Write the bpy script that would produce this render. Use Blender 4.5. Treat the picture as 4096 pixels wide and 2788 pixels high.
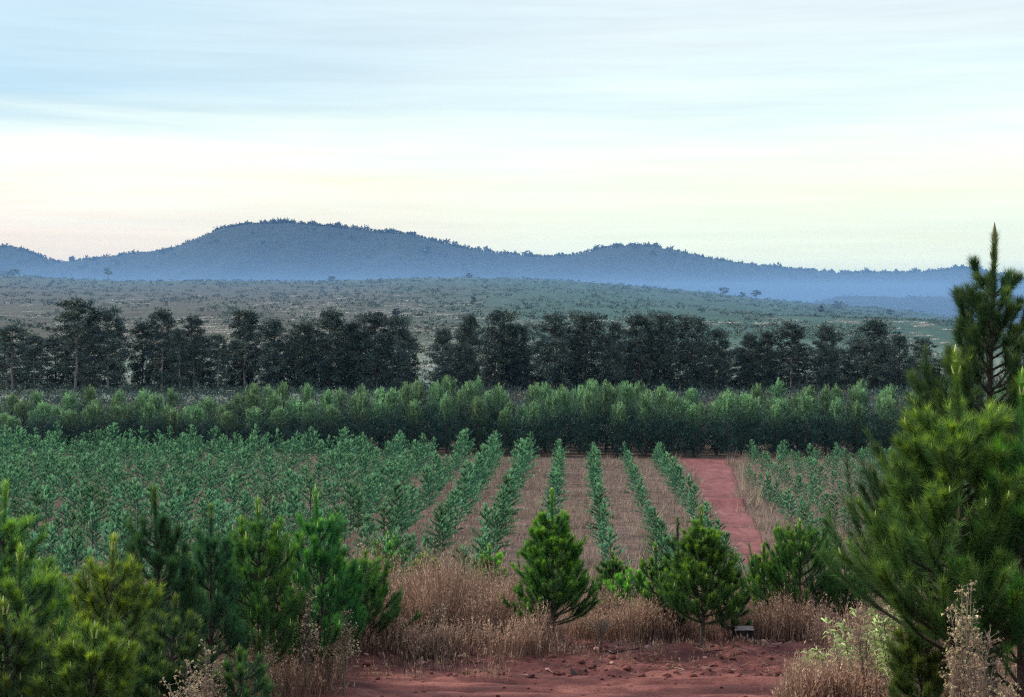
import bpy, math, random
import numpy as np
from math import radians, sin, cos, pi

for o in list(bpy.data.objects): bpy.data.objects.remove(o)
SC = bpy.context.scene
COL = SC.collection
random.seed(7)
F, CX, CY = 1500.0, 512.0, 300.0        # focal length in pixels, principal point (eye level) in the 1024x697 frame

# ------------------------------------------------------------------ camera
cam = bpy.data.cameras.new('camera'); camo = bpy.data.objects.new('camera', cam); COL.objects.link(camo)
cam.sensor_width = 36.0; cam.lens = 36.0 * F / 1024.0
cam.shift_y = -(348.5 - CY) / 1024.0
cam.clip_start = 0.5; cam.clip_end = 30000
camo.location = (0, 0, 0); camo.rotation_euler = (radians(90), 0, 0)
SC.camera = camo

# ------------------------------------------------------------------ sky, sun, exposure
SUN_EL, SUN_AZ = 38.0, -68.0             # azimuth measured from the view direction, negative = left
world = bpy.data.worlds.new('World'); SC.world = world; world.use_nodes = True
nt = world.node_tree; nt.nodes.clear()
def N(tree, t, **kw):
    n = tree.nodes.new(t)
    for k, v in kw.items():
        if k == 'inp':
            for i, x in v.items(): n.inputs[i].default_value = x
        else: setattr(n, k, v)
    return n
def ramp(tree, stops, interp='LINEAR'):
    r = tree.nodes.new('ShaderNodeValToRGB'); cr = r.color_ramp; cr.interpolation = interp
    while len(cr.elements) > 1: cr.elements.remove(cr.elements[-1])
    cr.elements[0].position = stops[0][0]; cr.elements[0].color = (*stops[0][1], 1)
    for p, c in stops[1:]:
        e = cr.elements.new(p); e.color = (*c, 1)
    return r
def lin(*c): return tuple((x / 255 / 12.92) if x / 255 <= 0.04045 else ((x / 255 + 0.055) / 1.055) ** 2.4 for x in c)
L = nt.links.new
sky = N(nt, 'ShaderNodeTexSky', sky_type='NISHITA', sun_disc=False)
sky.sun_elevation = radians(SUN_EL); sky.sun_rotation = radians(SUN_AZ); sky.air_density = 1.2; sky.dust_density = 2.5
tc = N(nt, 'ShaderNodeTexCoord')
sep = N(nt, 'ShaderNodeSeparateXYZ'); L(tc.outputs['Generated'], sep.inputs[0])
# thin cirrus veil: wavy streaks displace the elevation at which each band of cloud lies
mp = N(nt, 'ShaderNodeMapping'); mp.inputs['Scale'].default_value = (2.2, 2.2, 26.0); mp.inputs['Rotation'].default_value = (0, radians(5), 0)
L(tc.outputs['Generated'], mp.inputs[0])
nz = N(nt, 'ShaderNodeTexNoise', inp={'Scale': 1.6, 'Detail': 6.0, 'Roughness': 0.55, 'Distortion': 0.35}); L(mp.outputs[0], nz.inputs['Vector'])
m1 = N(nt, 'ShaderNodeMath', operation='MULTIPLY_ADD', inp={1: 0.10, 2: -0.05}); L(nz.outputs['Fac'], m1.inputs[0])
tilt = N(nt, 'ShaderNodeMath', operation='MULTIPLY_ADD', inp={1: -0.035}); L(sep.outputs['X'], tilt.inputs[0]); L(sep.outputs['Z'], tilt.inputs[2])
elv = N(nt, 'ShaderNodeMath', operation='ADD'); L(tilt.outputs[0], elv.inputs[0]); L(m1.outputs[0], elv.inputs[1])
sc_ = N(nt, 'ShaderNodeMath', operation='MULTIPLY', inp={1: 4.0}); L(elv.outputs[0], sc_.inputs[0])
def K(y): return 4.0 * ((300 - y) / 1500.0) / math.sqrt(1 + ((300 - y) / 1500.0) ** 2)
rl = ramp(nt, [(0.0, lin(255,226,190)), (K(200), lin(255,232,206)), (K(165), lin(254,250,230)), (K(140), lin(232,246,236)), (K(105), lin(204,226,230)),
               (K(60), lin(180,212,228)), (K(10), lin(190,216,228)), (1.0, lin(190,210,232))])
rr = ramp(nt, [(0.0, lin(250,250,205)), (K(210), lin(246,252,222)), (K(160), lin(242,254,234)), (K(100), lin(222,240,240)),
               (K(50), lin(220,231,232)), (K(0), lin(214,227,230)), (1.0, lin(196,212,232))])
L(sc_.outputs[0], rl.inputs[0]); L(sc_.outputs[0], rr.inputs[0])
nz2 = N(nt, 'ShaderNodeTexNoise', inp={'Scale': 2.6, 'Detail': 3.0}); mp2 = N(nt, 'ShaderNodeMapping'); mp2.inputs['Scale'].default_value = (1, 1, 6)
L(tc.outputs['Generated'], mp2.inputs[0]); L(mp2.outputs[0], nz2.inputs['Vector'])
az = N(nt, 'ShaderNodeMath', operation='MULTIPLY_ADD', inp={1: 0.35}); L(nz2.outputs['Fac'], az.inputs[0]); L(sep.outputs['X'], az.inputs[2])
azr = N(nt, 'ShaderNodeMapRange', interpolation_type='SMOOTHSTEP', inp={1: -0.16, 2: 0.24}); L(az.outputs[0], azr.inputs[0])
veil = N(nt, 'ShaderNodeMix', data_type='RGBA'); L(azr.outputs[0], veil.inputs['Factor']); L(rl.outputs[0], veil.inputs['A']); L(rr.outputs[0], veil.inputs['B'])
# fine cirrus brightness
mp3 = N(nt, 'ShaderNodeMapping'); mp3.inputs['Scale'].default_value = (3.5, 3.5, 75.0); mp3.inputs['Rotation'].default_value = (0, radians(4), 0)
L(tc.outputs['Generated'], mp3.inputs[0])
nz3 = N(nt, 'ShaderNodeTexNoise', inp={'Scale': 2.2, 'Detail': 8.0, 'Roughness': 0.62}); L(mp3.outputs[0], nz3.inputs['Vector'])
br = N(nt, 'ShaderNodeMapRange', inp={1: 0.25, 2: 0.75, 3: 9.3, 4: 10.5}); L(nz3.outputs['Fac'], br.inputs[0])
vb = N(nt, 'ShaderNodeVectorMath', operation='SCALE'); L(veil.outputs['Result'], vb.inputs[0]); 
gain = ramp(nt, [(0.0, (.64,)*3), (0.05, (.55,)*3), (0.08, (.52,)*3), (0.125, (.49,)*3), (0.2, (.50,)*3), (0.38, (.80,)*3), (1.0, (.80,)*3)]); L(sep.outputs['Z'], gain.inputs[0])
gm1 = N(nt, 'ShaderNodeMath', operation='MULTIPLY', inp={1: 1.19}); L(gain.outputs[0], gm1.inputs[0])
gm2 = N(nt, 'ShaderNodeMath', operation='MULTIPLY'); L(gm1.outputs[0], gm2.inputs[0]); L(br.outputs[0], gm2.inputs[1]); L(gm2.outputs[0], vb.inputs['Scale'])
mixs = N(nt, 'ShaderNodeMix', data_type='RGBA', inp={'Factor': 0.93}); L(sky.outputs[0], mixs.inputs['A']); L(vb.outputs[0], mixs.inputs['B'])
bg = N(nt, 'ShaderNodeBackground', inp={'Strength': 0.1}); L(mixs.outputs['Result'], bg.inputs['Color'])
out = N(nt, 'ShaderNodeOutputWorld'); L(bg.outputs[0], out.inputs[0])

sun = bpy.data.lights.new('sun', 'SUN'); sun.energy = 2.4; sun.angle = radians(6); sun.color = (1.0, 0.93, 0.8)
suno = bpy.data.objects.new('sun', sun); COL.objects.link(suno)
from mathutils import Vector
_sd = Vector((sin(radians(SUN_AZ)) * cos(radians(SUN_EL)), cos(radians(SUN_AZ)) * cos(radians(SUN_EL)), sin(radians(SUN_EL))))
suno.rotation_euler = _sd.to_track_quat('Z', 'Y').to_euler()

SC.view_settings.view_transform = 'Standard'; SC.view_settings.look = 'None'
SC.view_settings.exposure = 1.08; SC.view_settings.gamma = 1.0
SC.render.engine = 'CYCLES'
SC.cycles.use_denoising = False; SC.cycles.filter_width = 1.2
SC.cycles.max_bounces = 5; SC.cycles.diffuse_bounces = 3; SC.cycles.transmission_bounces = 2; SC.cycles.volume_bounces = 0
SC.cycles.transparent_max_bounces = 4

# ------------------------------------------------------------------ helpers
rng = np.random.default_rng(11)
def smooth(a, b, x):
    t = np.clip((np.asarray(x, float) - a) / (b - a), 0, 1); return t * t * (3 - 2 * t)
def vnoise(x, y, seed=0):
    x = np.asarray(x, float); y = np.asarray(y, float)
    xi = np.floor(x).astype(np.int64); yi = np.floor(y).astype(np.int64); fx = x - xi; fy = y - yi
    fx = fx * fx * (3 - 2 * fx); fy = fy * fy * (3 - 2 * fy)
    def h(i, j):
        n = (i * 374761393 + j * 668265263 + seed * 982451653) & 0x7fffffff
        n = ((n ^ (n >> 13)) * 1274126177) & 0x7fffffff
        return ((n ^ (n >> 16)) & 0xffff) / 65535.0
    return (h(xi, yi) * (1 - fx) + h(xi + 1, yi) * fx) * (1 - fy) + (h(xi, yi + 1) * (1 - fx) + h(xi + 1, yi + 1) * fx) * fy
def fbm(x, y, seed=0, o=4):
    s = 0; a = 0.5
    for k in range(o): s = s + a * (vnoise(np.asarray(x) * 2 ** k, np.asarray(y) * 2 ** k, seed + k) - 0.5); a *= 0.5
    return s
PY = np.array([-90, 0, 6, 12, 18, 24, 29, 33, 38, 50, 62, 80, 120, 160, 200, 240, 300, 400, 550, 800, 1100, 1400, 1700, 2500, 4200, 9000.])
PZ = np.array([-1.2, -1.7, -2.3, -3.9, -5.35, -6.3, -6.7, -6.95, -7.8, -10.8, -13.24, -13.66, -14.6, -15.5, -15.9, -15.4, -14.7, -13, -8, 0, 10.5, 20.5, 5, -40, -80, -80])
SKX = np.array([-600, -100, 0, 60, 100, 200, 330, 400, 470, 560, 640, 720, 760, 830, 880, 940, 1024, 1600.])
SKY = np.array([283, 280, 275, 278, 279.5, 279, 281, 278, 276.5, 279, 285, 292, 298, 303, 306, 314, 330, 350.])
def G(x, y):
    x = np.asarray(x, float); y = np.asarray(y, float)
    z = np.interp(y, PY, PZ)
    for s in (-1, 1): z = z + np.interp(y * (1 + 0.035 * s), PY, PZ)
    z = z / 3
    px = CX + F * x / np.maximum(y, 60.0)
    zt = (CY - np.interp(px, SKX, SKY)) * 1400 / F
    z = z + (zt - 20.5) * smooth(380, 1400, y)
    z = z + 5.0 * fbm(x / 160, y / 160, 3) * smooth(250, 700, y) + 1.2 * fbm(x / 30, y / 30, 5) * smooth(170, 300, y)
    z = z + 0.25 * fbm(x / 4.0, y / 4.0, 9) * (1 - smooth(60, 150, y)) + 0.25 * fbm(x / 14.0, y / 14.0, 19)
    return z
def g1(x, y): return float(G(x, y))
def px2x(px, d): return (px - CX) * d / F

def mesh_np(name, V, Fc, mats, mi=None, attr=None, smoothf=False):
    """V (n,3), Fc list of (m,k) face arrays"""
    me = bpy.data.meshes.new(name)
    if not isinstance(Fc, list): Fc = [Fc]
    Fc = [f for f in Fc if len(f)]
    nl = sum(f.size for f in Fc); nf = sum(len(f) for f in Fc)
    me.vertices.add(len(V)); me.vertices.foreach_set('co', np.asarray(V, np.float32).ravel())
    me.loops.add(nl); me.loops.foreach_set('vertex_index', np.concatenate([f.ravel() for f in Fc]).astype(np.int32))
    tot = np.concatenate([np.full(len(f), f.shape[1], np.int32) for f in Fc])
    st = np.concatenate([[0], np.cumsum(tot)[:-1]]).astype(np.int32)
    me.polygons.add(nf); me.polygons.foreach_set('loop_start', st); me.polygons.foreach_set('loop_total', tot)
    if mi is not None: me.polygons.foreach_set('material_index', np.asarray(mi, np.int32))
    if smoothf: me.polygons.foreach_set('use_smooth', np.ones(nf, bool))
    me.update(calc_edges=True)
    for m in (mats if isinstance(mats, (list, tuple)) else [mats]): me.materials.append(m)
    if attr is not None:
        for k, a in attr.items():
            at = me.color_attributes.new(k, 'FLOAT_COLOR', 'POINT')
            c = np.ones((len(V), 4), np.float32)
            a = np.asarray(a)
            c[:, :3] = a if a.ndim == 2 else a[:, None]
            at.data.foreach_set('color', c.ravel())
    return me
class MB:
    """numpy mesh builder: triangles / quads, a growth attribute per vertex, one material"""
    def __init__(s): s.v = []; s.f3 = []; s.f4 = []; s.a = []; s.n = 0
    def add(s, V, F3=None, F4=None, a=0.0):
        V = np.asarray(V, float)
        if F3 is not None and len(F3): s.f3.append(np.asarray(F3) + s.n)
        if F4 is not None and len(F4): s.f4.append(np.asarray(F4) + s.n)
        s.v.append(V); s.a.append(np.broadcast_to(np.asarray(a, float), (len(V),)).copy()); s.n += len(V)
    def blades(s, P, D, ln, w, a=0.0, bend=0.0):
        """thin pointed leaves: P base, D unit dir, ln, w. one triangle each (two if bend)"""
        P = np.asarray(P, float); D = np.asarray(D, float); n = len(P)
        ln = np.broadcast_to(ln, (n,))[:, None]; w = np.broadcast_to(w, (n,))[:, None]; a = np.broadcast_to(a, (n,))
        R = rng.normal(size=(n, 3)); S = np.cross(D, R); S /= np.linalg.norm(S, axis=1)[:, None] + 1e-9
        if np.isscalar(bend) and bend == 0:
            V = np.stack([P - S * w / 2, P + S * w / 2, P + D * ln], 1).reshape(-1, 3)
            i = np.arange(n)[:, None] * 3; s.add(V, F3=i + np.array([[0, 1, 2]]), a=np.repeat(a, 3))
        else:
            M = P + D * ln * 0.55
            D2 = D + np.array([0, 0, -1.0]) * bend + rng.normal(size=(n, 3)) * 0.12; D2 /= np.linalg.norm(D2, axis=1)[:, None]
            T = M + D2 * ln * 0.5
            V = np.stack([P - S * w / 2, P + S * w / 2, M - S * w * 0.4, M + S * w * 0.4, T], 1).reshape(-1, 3)
            i = np.arange(n)[:, None] * 5
            s.add(V, F3=i + np.array([[2, 3, 4]]), F4=i + np.array([[0, 1, 3, 2]]), a=np.repeat(a, 5))
    def tube(s, pts, rad, k=6, a=0.0):
        pts = np.asarray(pts, float); n = len(pts); rad = np.broadcast_to(rad, (n,))
        T = np.gradient(pts, axis=0); T /= np.linalg.norm(T, axis=1)[:, None] + 1e-9
        ref = np.array([0.31, 0.95, 0.05]); A = np.cross(T, ref); A /= np.linalg.norm(A, axis=1)[:, None] + 1e-9; B = np.cross(T, A)
        th = np.arange(k) * 2 * pi / k
        V = (pts[:, None] + rad[:, None, None] * (A[:, None] * np.cos(th)[None, :, None] + B[:, None] * np.sin(th)[None, :, None])).reshape(-1, 3)
        f = []
        for i in range(n - 1):
            for j in range(k): f.append((i * k + j, i * k + (j + 1) % k, (i + 1) * k + (j + 1) % k, (i + 1) * k + j))
        V = np.vstack([V, pts[-1:] + T[-1:] * rad[-1]]); f3 = [((n - 1) * k + j, (n - 1) * k + (j + 1) % k, n * k) for j in range(k)]
        s.add(V, F3=np.array(f3), F4=np.array(f), a=a)
    def mesh(s, name, mat, smoothf=False):
        V = np.vstack(s.v); fs = []
        if s.f3: fs.append(np.vstack(s.f3))
        if s.f4: fs.append(np.vstack(s.f4))
        return mesh_np(name, V, fs, mat, attr={'growth': np.concatenate(s.a)}, smoothf=smoothf)
def link(name, me, parent=None, loc=None, rz=0, sc=None):
    o = bpy.data.objects.new(name, me); COL.objects.link(o)
    if parent is not None: o.parent = parent
    if loc is not None: o.location = loc
    o.rotation_euler.z = rz
    if sc is not None: o.scale = sc if hasattr(sc, '__len__') else (sc, sc, sc)
    return o
def tag(o, label=None, cat=None, group=None, kind=None):
    if label: o['label'] = label
    if cat: o['category'] = cat
    if group: o['group'] = group
    if kind: o['kind'] = kind
    return o
ORD = ['zeroth','first','second','third','fourth','fifth','sixth','seventh','eighth','ninth','tenth','eleventh','twelfth','thirteenth','fourteenth','fifteenth','sixteenth','seventeenth','eighteenth','nineteenth','twentieth']
TENS = {20:('twenty','twentieth'),30:('thirty','thirtieth'),40:('forty','fortieth'),50:('fifty','fiftieth'),60:('sixty','sixtieth')}
def ordw(n):
    if n <= 20: return ORD[n]
    t, u = n // 10 * 10, n % 10
    return TENS[t][1] if u == 0 else TENS[t][0] + '-' + ORD[u]

# ------------------------------------------------------------------ materials
def mat_foliage(name, base, tip, var=0.35, trans=0.25, rough=0.65, nscale=1.5, ov=(.8, 1.25), hr=(.48, .52)):
    m = bpy.data.materials.new(name); m.use_nodes = True; t = m.node_tree; t.nodes.clear(); L = t.links.new
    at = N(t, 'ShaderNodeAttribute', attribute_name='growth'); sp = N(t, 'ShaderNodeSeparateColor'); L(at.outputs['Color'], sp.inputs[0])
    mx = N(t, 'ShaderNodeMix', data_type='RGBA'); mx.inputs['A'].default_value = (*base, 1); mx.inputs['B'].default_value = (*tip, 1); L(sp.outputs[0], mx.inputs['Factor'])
    geo = N(t, 'ShaderNodeNewGeometry'); oi = N(t, 'ShaderNodeObjectInfo')
    tcx = N(t, 'ShaderNodeTexCoord'); n = N(t, 'ShaderNodeTexNoise', inp={'Scale': nscale, 'Detail': 3.0}); L(tcx.outputs['Object'], n.inputs['Vector'])
    r1 = N(t, 'ShaderNodeMapRange', inp={3: 1 - var, 4: 1 + var}); L(geo.outputs['Random Per Island'], r1.inputs[0])
    r2 = N(t, 'ShaderNodeMapRange', inp={1: 0.3, 2: 0.7, 3: 0.7, 4: 1.3}); L(n.outputs['Fac'], r2.inputs[0])
    r3 = N(t, 'ShaderNodeMapRange', inp={3: ov[0], 4: ov[1]}); L(oi.outputs['Random'], r3.inputs[0])
    a = N(t, 'ShaderNodeMath', operation='MULTIPLY'); L(r1.outputs[0], a.inputs[0]); L(r2.outputs[0], a.inputs[1])
    b = N(t, 'ShaderNodeMath', operation='MULTIPLY'); L(a.outputs[0], b.inputs[0]); L(r3.outputs[0], b.inputs[1])
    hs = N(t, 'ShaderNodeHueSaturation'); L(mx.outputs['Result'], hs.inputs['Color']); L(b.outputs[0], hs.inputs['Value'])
    r4 = N(t, 'ShaderNodeMapRange', inp={3: hr[0], 4: hr[1]}); L(oi.outputs['Random'], r4.inputs[0]); L(r4.outputs[0], hs.inputs['Hue'])
    p = N(t, 'ShaderNodeBsdfPrincipled', inp={'Roughness': rough, 'Specular IOR Level': 0.25}); L(hs.outputs[0], p.inputs['Base Color'])
    o = N(t, 'ShaderNodeOutputMaterial')
    if trans > 0:
        tr = N(t, 'ShaderNodeBsdfTranslucent'); L(hs.outputs[0], tr.inputs['Color'])
        ms = N(t, 'ShaderNodeMixShader', inp={0: trans}); L(p.outputs[0], ms.inputs[1]); L(tr.outputs[0], ms.inputs[2]); L(ms.outputs[0], o.inputs[0])
    else: L(p.outputs[0], o.inputs[0])
    return m
def mat_rough(name, c1, c2, scale=6.0, bump=0.3, attr=None, rough=0.9, detail=8.0, bdist=0.05):
    m = bpy.data.materials.new(name); m.use_nodes = True; t = m.node_tree; t.nodes.clear(); L = t.links.new
    tcx = N(t, 'ShaderNodeTexCoord'); n = N(t, 'ShaderNodeTexNoise', inp={'Scale': scale, 'Detail': detail, 'Roughness': 0.62}); L(tcx.outputs['Object'], n.inputs['Vector'])
    rp = ramp(t, [(0.3, c1), (0.7, c2)]); L(n.outputs['Fac'], rp.inputs[0]); col = rp.outputs[0]
    p = N(t, 'ShaderNodeBsdfPrincipled', inp={'Roughness': rough, 'Specular IOR Level': 0.2})
    if attr:
        at = N(t, 'ShaderNodeAttribute', attribute_name=attr); mm = N(t, 'ShaderNodeMix', data_type='RGBA', blend_type='MULTIPLY', inp={'Factor': 1.0})
        L(at.outputs['Color'], mm.inputs['A']); L(col, mm.inputs['B']); col = mm.outputs['Result']
    L(col, p.inputs['Base Color'])
    if bump:
        n2 = N(t, 'ShaderNodeTexNoise', inp={'Scale': scale * 3, 'Detail': 6.0, 'Roughness': 0.7}); L(tcx.outputs['Object'], n2.inputs['Vector'])
        bp = N(t, 'ShaderNodeBump', inp={'Strength': bump, 'Distance': bdist}); L(n2.outputs['Fac'], bp.inputs['Height']); L(bp.outputs[0], p.inputs['Normal'])
    o = N(t, 'ShaderNodeOutputMaterial'); L(p.outputs[0], o.inputs[0]); return m

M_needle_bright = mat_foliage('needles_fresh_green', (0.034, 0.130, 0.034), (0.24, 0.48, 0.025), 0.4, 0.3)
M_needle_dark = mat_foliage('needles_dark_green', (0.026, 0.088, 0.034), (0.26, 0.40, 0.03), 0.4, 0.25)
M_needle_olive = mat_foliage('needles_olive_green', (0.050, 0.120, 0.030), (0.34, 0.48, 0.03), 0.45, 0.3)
M_candle = mat_foliage('pale_shoot', (0.34, 0.42, 0.12), (0.50, 0.52, 0.20), 0.2, 0.1)
M_candle_dark = mat_foliage('brown_green_shoot', (0.10, 0.11, 0.05), (0.18, 0.19, 0.08), 0.2, 0.1)
M_bark = mat_rough('young_bark', (0.035, 0.024, 0.018), (0.11, 0.08, 0.06), 14, 0.5)
M_bark_pale = mat_rough('pale_bark', (0.13, 0.11, 0.10), (0.30, 0.27, 0.25), 2.0, 0.2)
M_sapling = mat_foliage('sapling_needles', (0.027, 0.115, 0.062), (0.22, 0.43, 0.20), 0.5, 0.25, nscale=0.6, ov=(.7, 1.45), hr=(.45, .51))
M_sapling_far = mat_foliage('far_sapling_needles', (0.028, 0.120, 0.066), (0.22, 0.43, 0.20), 0.5, 0.25, nscale=0.5, ov=(1.1, 1.1), hr=(.49, .49))
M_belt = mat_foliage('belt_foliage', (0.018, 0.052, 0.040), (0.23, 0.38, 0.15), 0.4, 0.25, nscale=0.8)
M_dark = mat_foliage('tall_pine_foliage', (0.032, 0.052, 0.052), (0.068, 0.092, 0.064), 0.45, 0.1, nscale=0.35)
M_grass = mat_foliage('dry_grass', (0.15, 0.085, 0.058), (0.52, 0.35, 0.225), 0.5, 0.3, nscale=0.8)
M_fgrass = mat_foliage('field_grass', (0.085, 0.056, 0.044), (0.34, 0.24, 0.18), 0.45, 0.2, nscale=0.9)
M_seed = mat_foliage('pale_seed_heads', (0.26, 0.18, 0.11), (0.56, 0.44, 0.27), 0.35, 0.3, nscale=3)
M_stem = mat_foliage('dry_stems', (0.17, 0.12, 0.09), (0.26, 0.18, 0.12), 0.3, 0.0)
M_leafweed = mat_foliage('yellow_green_leaves', (0.26, 0.36, 0.10), (0.50, 0.58, 0.24), 0.4, 0.35)
M_scrub = mat_foliage('hill_scrub', (0.030, 0.050, 0.036), (0.075, 0.100, 0.062), 0.35, 0.1, nscale=0.02)
M_brush = mat_foliage('pale_dead_brush', (0.30, 0.28, 0.22), (0.52, 0.49, 0.40), 0.3, 0.1, nscale=0.05)
M_forest = mat_foliage('mountain_forest', (0.020, 0.035, 0.026), (0.05, 0.06, 0.035), 0.4, 0.0, nscale=0.004)
M_stone = mat_rough('stone', (0.22, 0.10, 0.08), (0.46, 0.27, 0.22), 8, 0.4)
M_char = mat_rough('charred_wood', (0.006, 0.005, 0.005), (0.02, 0.016, 0.014), 20, 0.5)
M_wood = mat_rough('weathered_wood', (0.10, 0.075, 0.066), (0.24, 0.19, 0.17), 12, 0.4)
M_mount = mat_rough('forested_mountain', (0.007, 0.013, 0.014), (0.020, 0.030, 0.026), 0.02, 1.0, bdist=12.0)

# ------------------------------------------------------------------ ground sheet
def track_lr(y):
    yy = np.array([30, 50, 62, 70, 80, 102, 120, 138, 145.])
    l = np.array([6.3, 8.6, 9.8, 10.6, 11.3, 13.05, 14.4, 15.5, 15.9]); r = np.array([10.3, 11.6, 12.3, 12.9, 14.0, 16.15, 18.3, 20.4, 21.3])
    return np.interp(y, yy, l), np.interp(y, yy, r)
def row_end(c):                               # depth at which the planted rows stop, by lateral coordinate
    return 137.0 + 13.0 * smooth(-5, -45, c) if False else 137.0 + 13.0 * np.clip(-np.asarray(c, float) / 55.0, 0, 1)
ys = np.concatenate([np.arange(-90, 10, 5.0), np.arange(10, 20, 1.0), np.arange(20, 34, 0.3), 34 * 1.018 ** np.arange(0, 272)])
ys = ys[ys < 4150]; s_ = np.linspace(-1, 1, 261); s_ = np.sign(s_) * np.abs(s_) ** 1.25
Y = np.repeat(ys[:, None], len(s_), 1); X = s_[None, :] * (50 + 0.62 * np.maximum(Y, 0)); Z = G(X, Y)
road_in = smooth(-9.5, -8.5, X) * (1 - smooth(13, 14, X)) * smooth(19, 19.5, Y) * (1 - smooth(29.8, 30.3, Y))
Z = Z - 0.20 * road_in
tl, tr_ = track_lr(Y); trk_in = (X > tl + .15) & (X < tr_ - .15) & (Y > 45) & (Y < 140)
Z = Z - 0.12 * trk_in
def C(*c): return np.array(c)
red = C(0.13, 0.045, 0.036); field = C(0.12, 0.075, 0.060); litter = C(0.115, 0.075, 0.055); pale = C(0.12, 0.145, 0.115); scrubc = C(0.115, 0.125, 0.095); brownhill = C(0.062, 0.058, 0.042); greenhill = C(0.036, 0.068, 0.052)
nn = fbm(X / 9, Y / 9, 31) + 0.5
colr = litter * np.ones(X.shape + (3,))
def mixc(c, c2, w): return c * (1 - w[..., None]) + c2 * w[..., None]
colr = mixc(colr, red, smooth(0.35, 0.6, nn + (1 - smooth(30, 34, Y)) * 0.4))
colr = mixc(colr, field, smooth(45, 62, Y) * 0.9)
colr = mixc(colr, litter * 0.8, smooth(139, 144, Y))
colr = mixc(colr, litter * 0.7, smooth(160, 200, Y)); colr = mixc(colr, pale, smooth(262, 300, Y) + (smooth(215, 240, Y) - smooth(262, 300, Y)) * (X / np.maximum(Y, 1) < -.05))
nh = fbm(X / 70, Y / 120, 41) + 0.5
leftw = 1 - smooth(-0.14, 0.05, X / np.maximum(Y, 1))
hillc = mixc(greenhill * np.ones(X.shape + (3,)), brownhill, np.clip(leftw * 1.1 * smooth(0.25, 0.6, nh + 0.25) * (1 - 0.5 * smooth(900, 1250, Y)), 0, 1))
colr = colr * (1 - smooth(300, 470, Y)[..., None]) + hillc * smooth(300, 470, Y)[..., None]
nx = len(s_); ii = np.arange((len(ys) - 1))[:, None] * nx + np.arange(nx - 1)[None, :]; ii = ii.ravel()
def mat_ground():
    m = bpy.data.materials.new('ground'); m.use_nodes = True; t = m.node_tree; t.nodes.clear(); L = t.links.new
    tcx = N(t, 'ShaderNodeTexCoord'); at = N(t, 'ShaderNodeAttribute', attribute_name='col')
    n1 = N(t, 'ShaderNodeTexNoise', inp={'Scale': 0.55, 'Detail': 9.0, 'Roughness': 0.65}); L(tcx.outputs['Object'], n1.inputs['Vector'])
    mpp = N(t, 'ShaderNodeMapping'); mpp.inputs['Scale'].default_value = (0.05, 0.035, 0.05); L(tcx.outputs['Object'], mpp.inputs[0])
    n2 = N(t, 'ShaderNodeTexNoise', inp={'Scale': 1.0, 'Detail': 9.0, 'Roughness': 0.7}); L(mpp.outputs[0], n2.inputs['Vector'])
    a = N(t, 'ShaderNodeMapRange', inp={1: 0.3, 2: 0.7, 3: 0.55, 4: 1.4}); L(n1.outputs['Fac'], a.inputs[0])
    b = N(t, 'ShaderNodeMapRange', inp={1: 0.32, 2: 0.68, 3: 0.7, 4: 1.35}); L(n2.outputs['Fac'], b.inputs[0])
    c = N(t, 'ShaderNodeMath', operation='MULTIPLY'); L(a.outputs[0], c.inputs[0]); L(b.outputs[0], c.inputs[1])
    hs = N(t, 'ShaderNodeHueSaturation'); L(at.outputs['Color'], hs.inputs['Color']); L(c.outputs[0], hs.inputs['Value'])
    p = N(t, 'ShaderNodeBsdfPrincipled', inp={'Roughness': 0.95, 'Specular IOR Level': 0.1}); L(hs.outputs[0], p.inputs['Base Color'])
    bp = N(t, 'ShaderNodeBump', inp={'Strength': 0.6, 'Distance': 0.3}); L(n1.outputs['Fac'], bp.inputs['Height']); L(bp.outputs[0], p.inputs['Normal'])
    o = N(t, 'ShaderNodeOutputMaterial'); L(p.outputs[0], o.inputs[0]); return m
go = link('ground', mesh_np('ground', np.stack([X, Y, Z], -1).reshape(-1, 3), np.stack([ii, ii + 1, ii + nx + 1, ii + nx], 1), mat_ground(), attr={'col': colr.reshape(-1, 3)}, smoothf=True))
tag(go, kind='structure')

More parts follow.
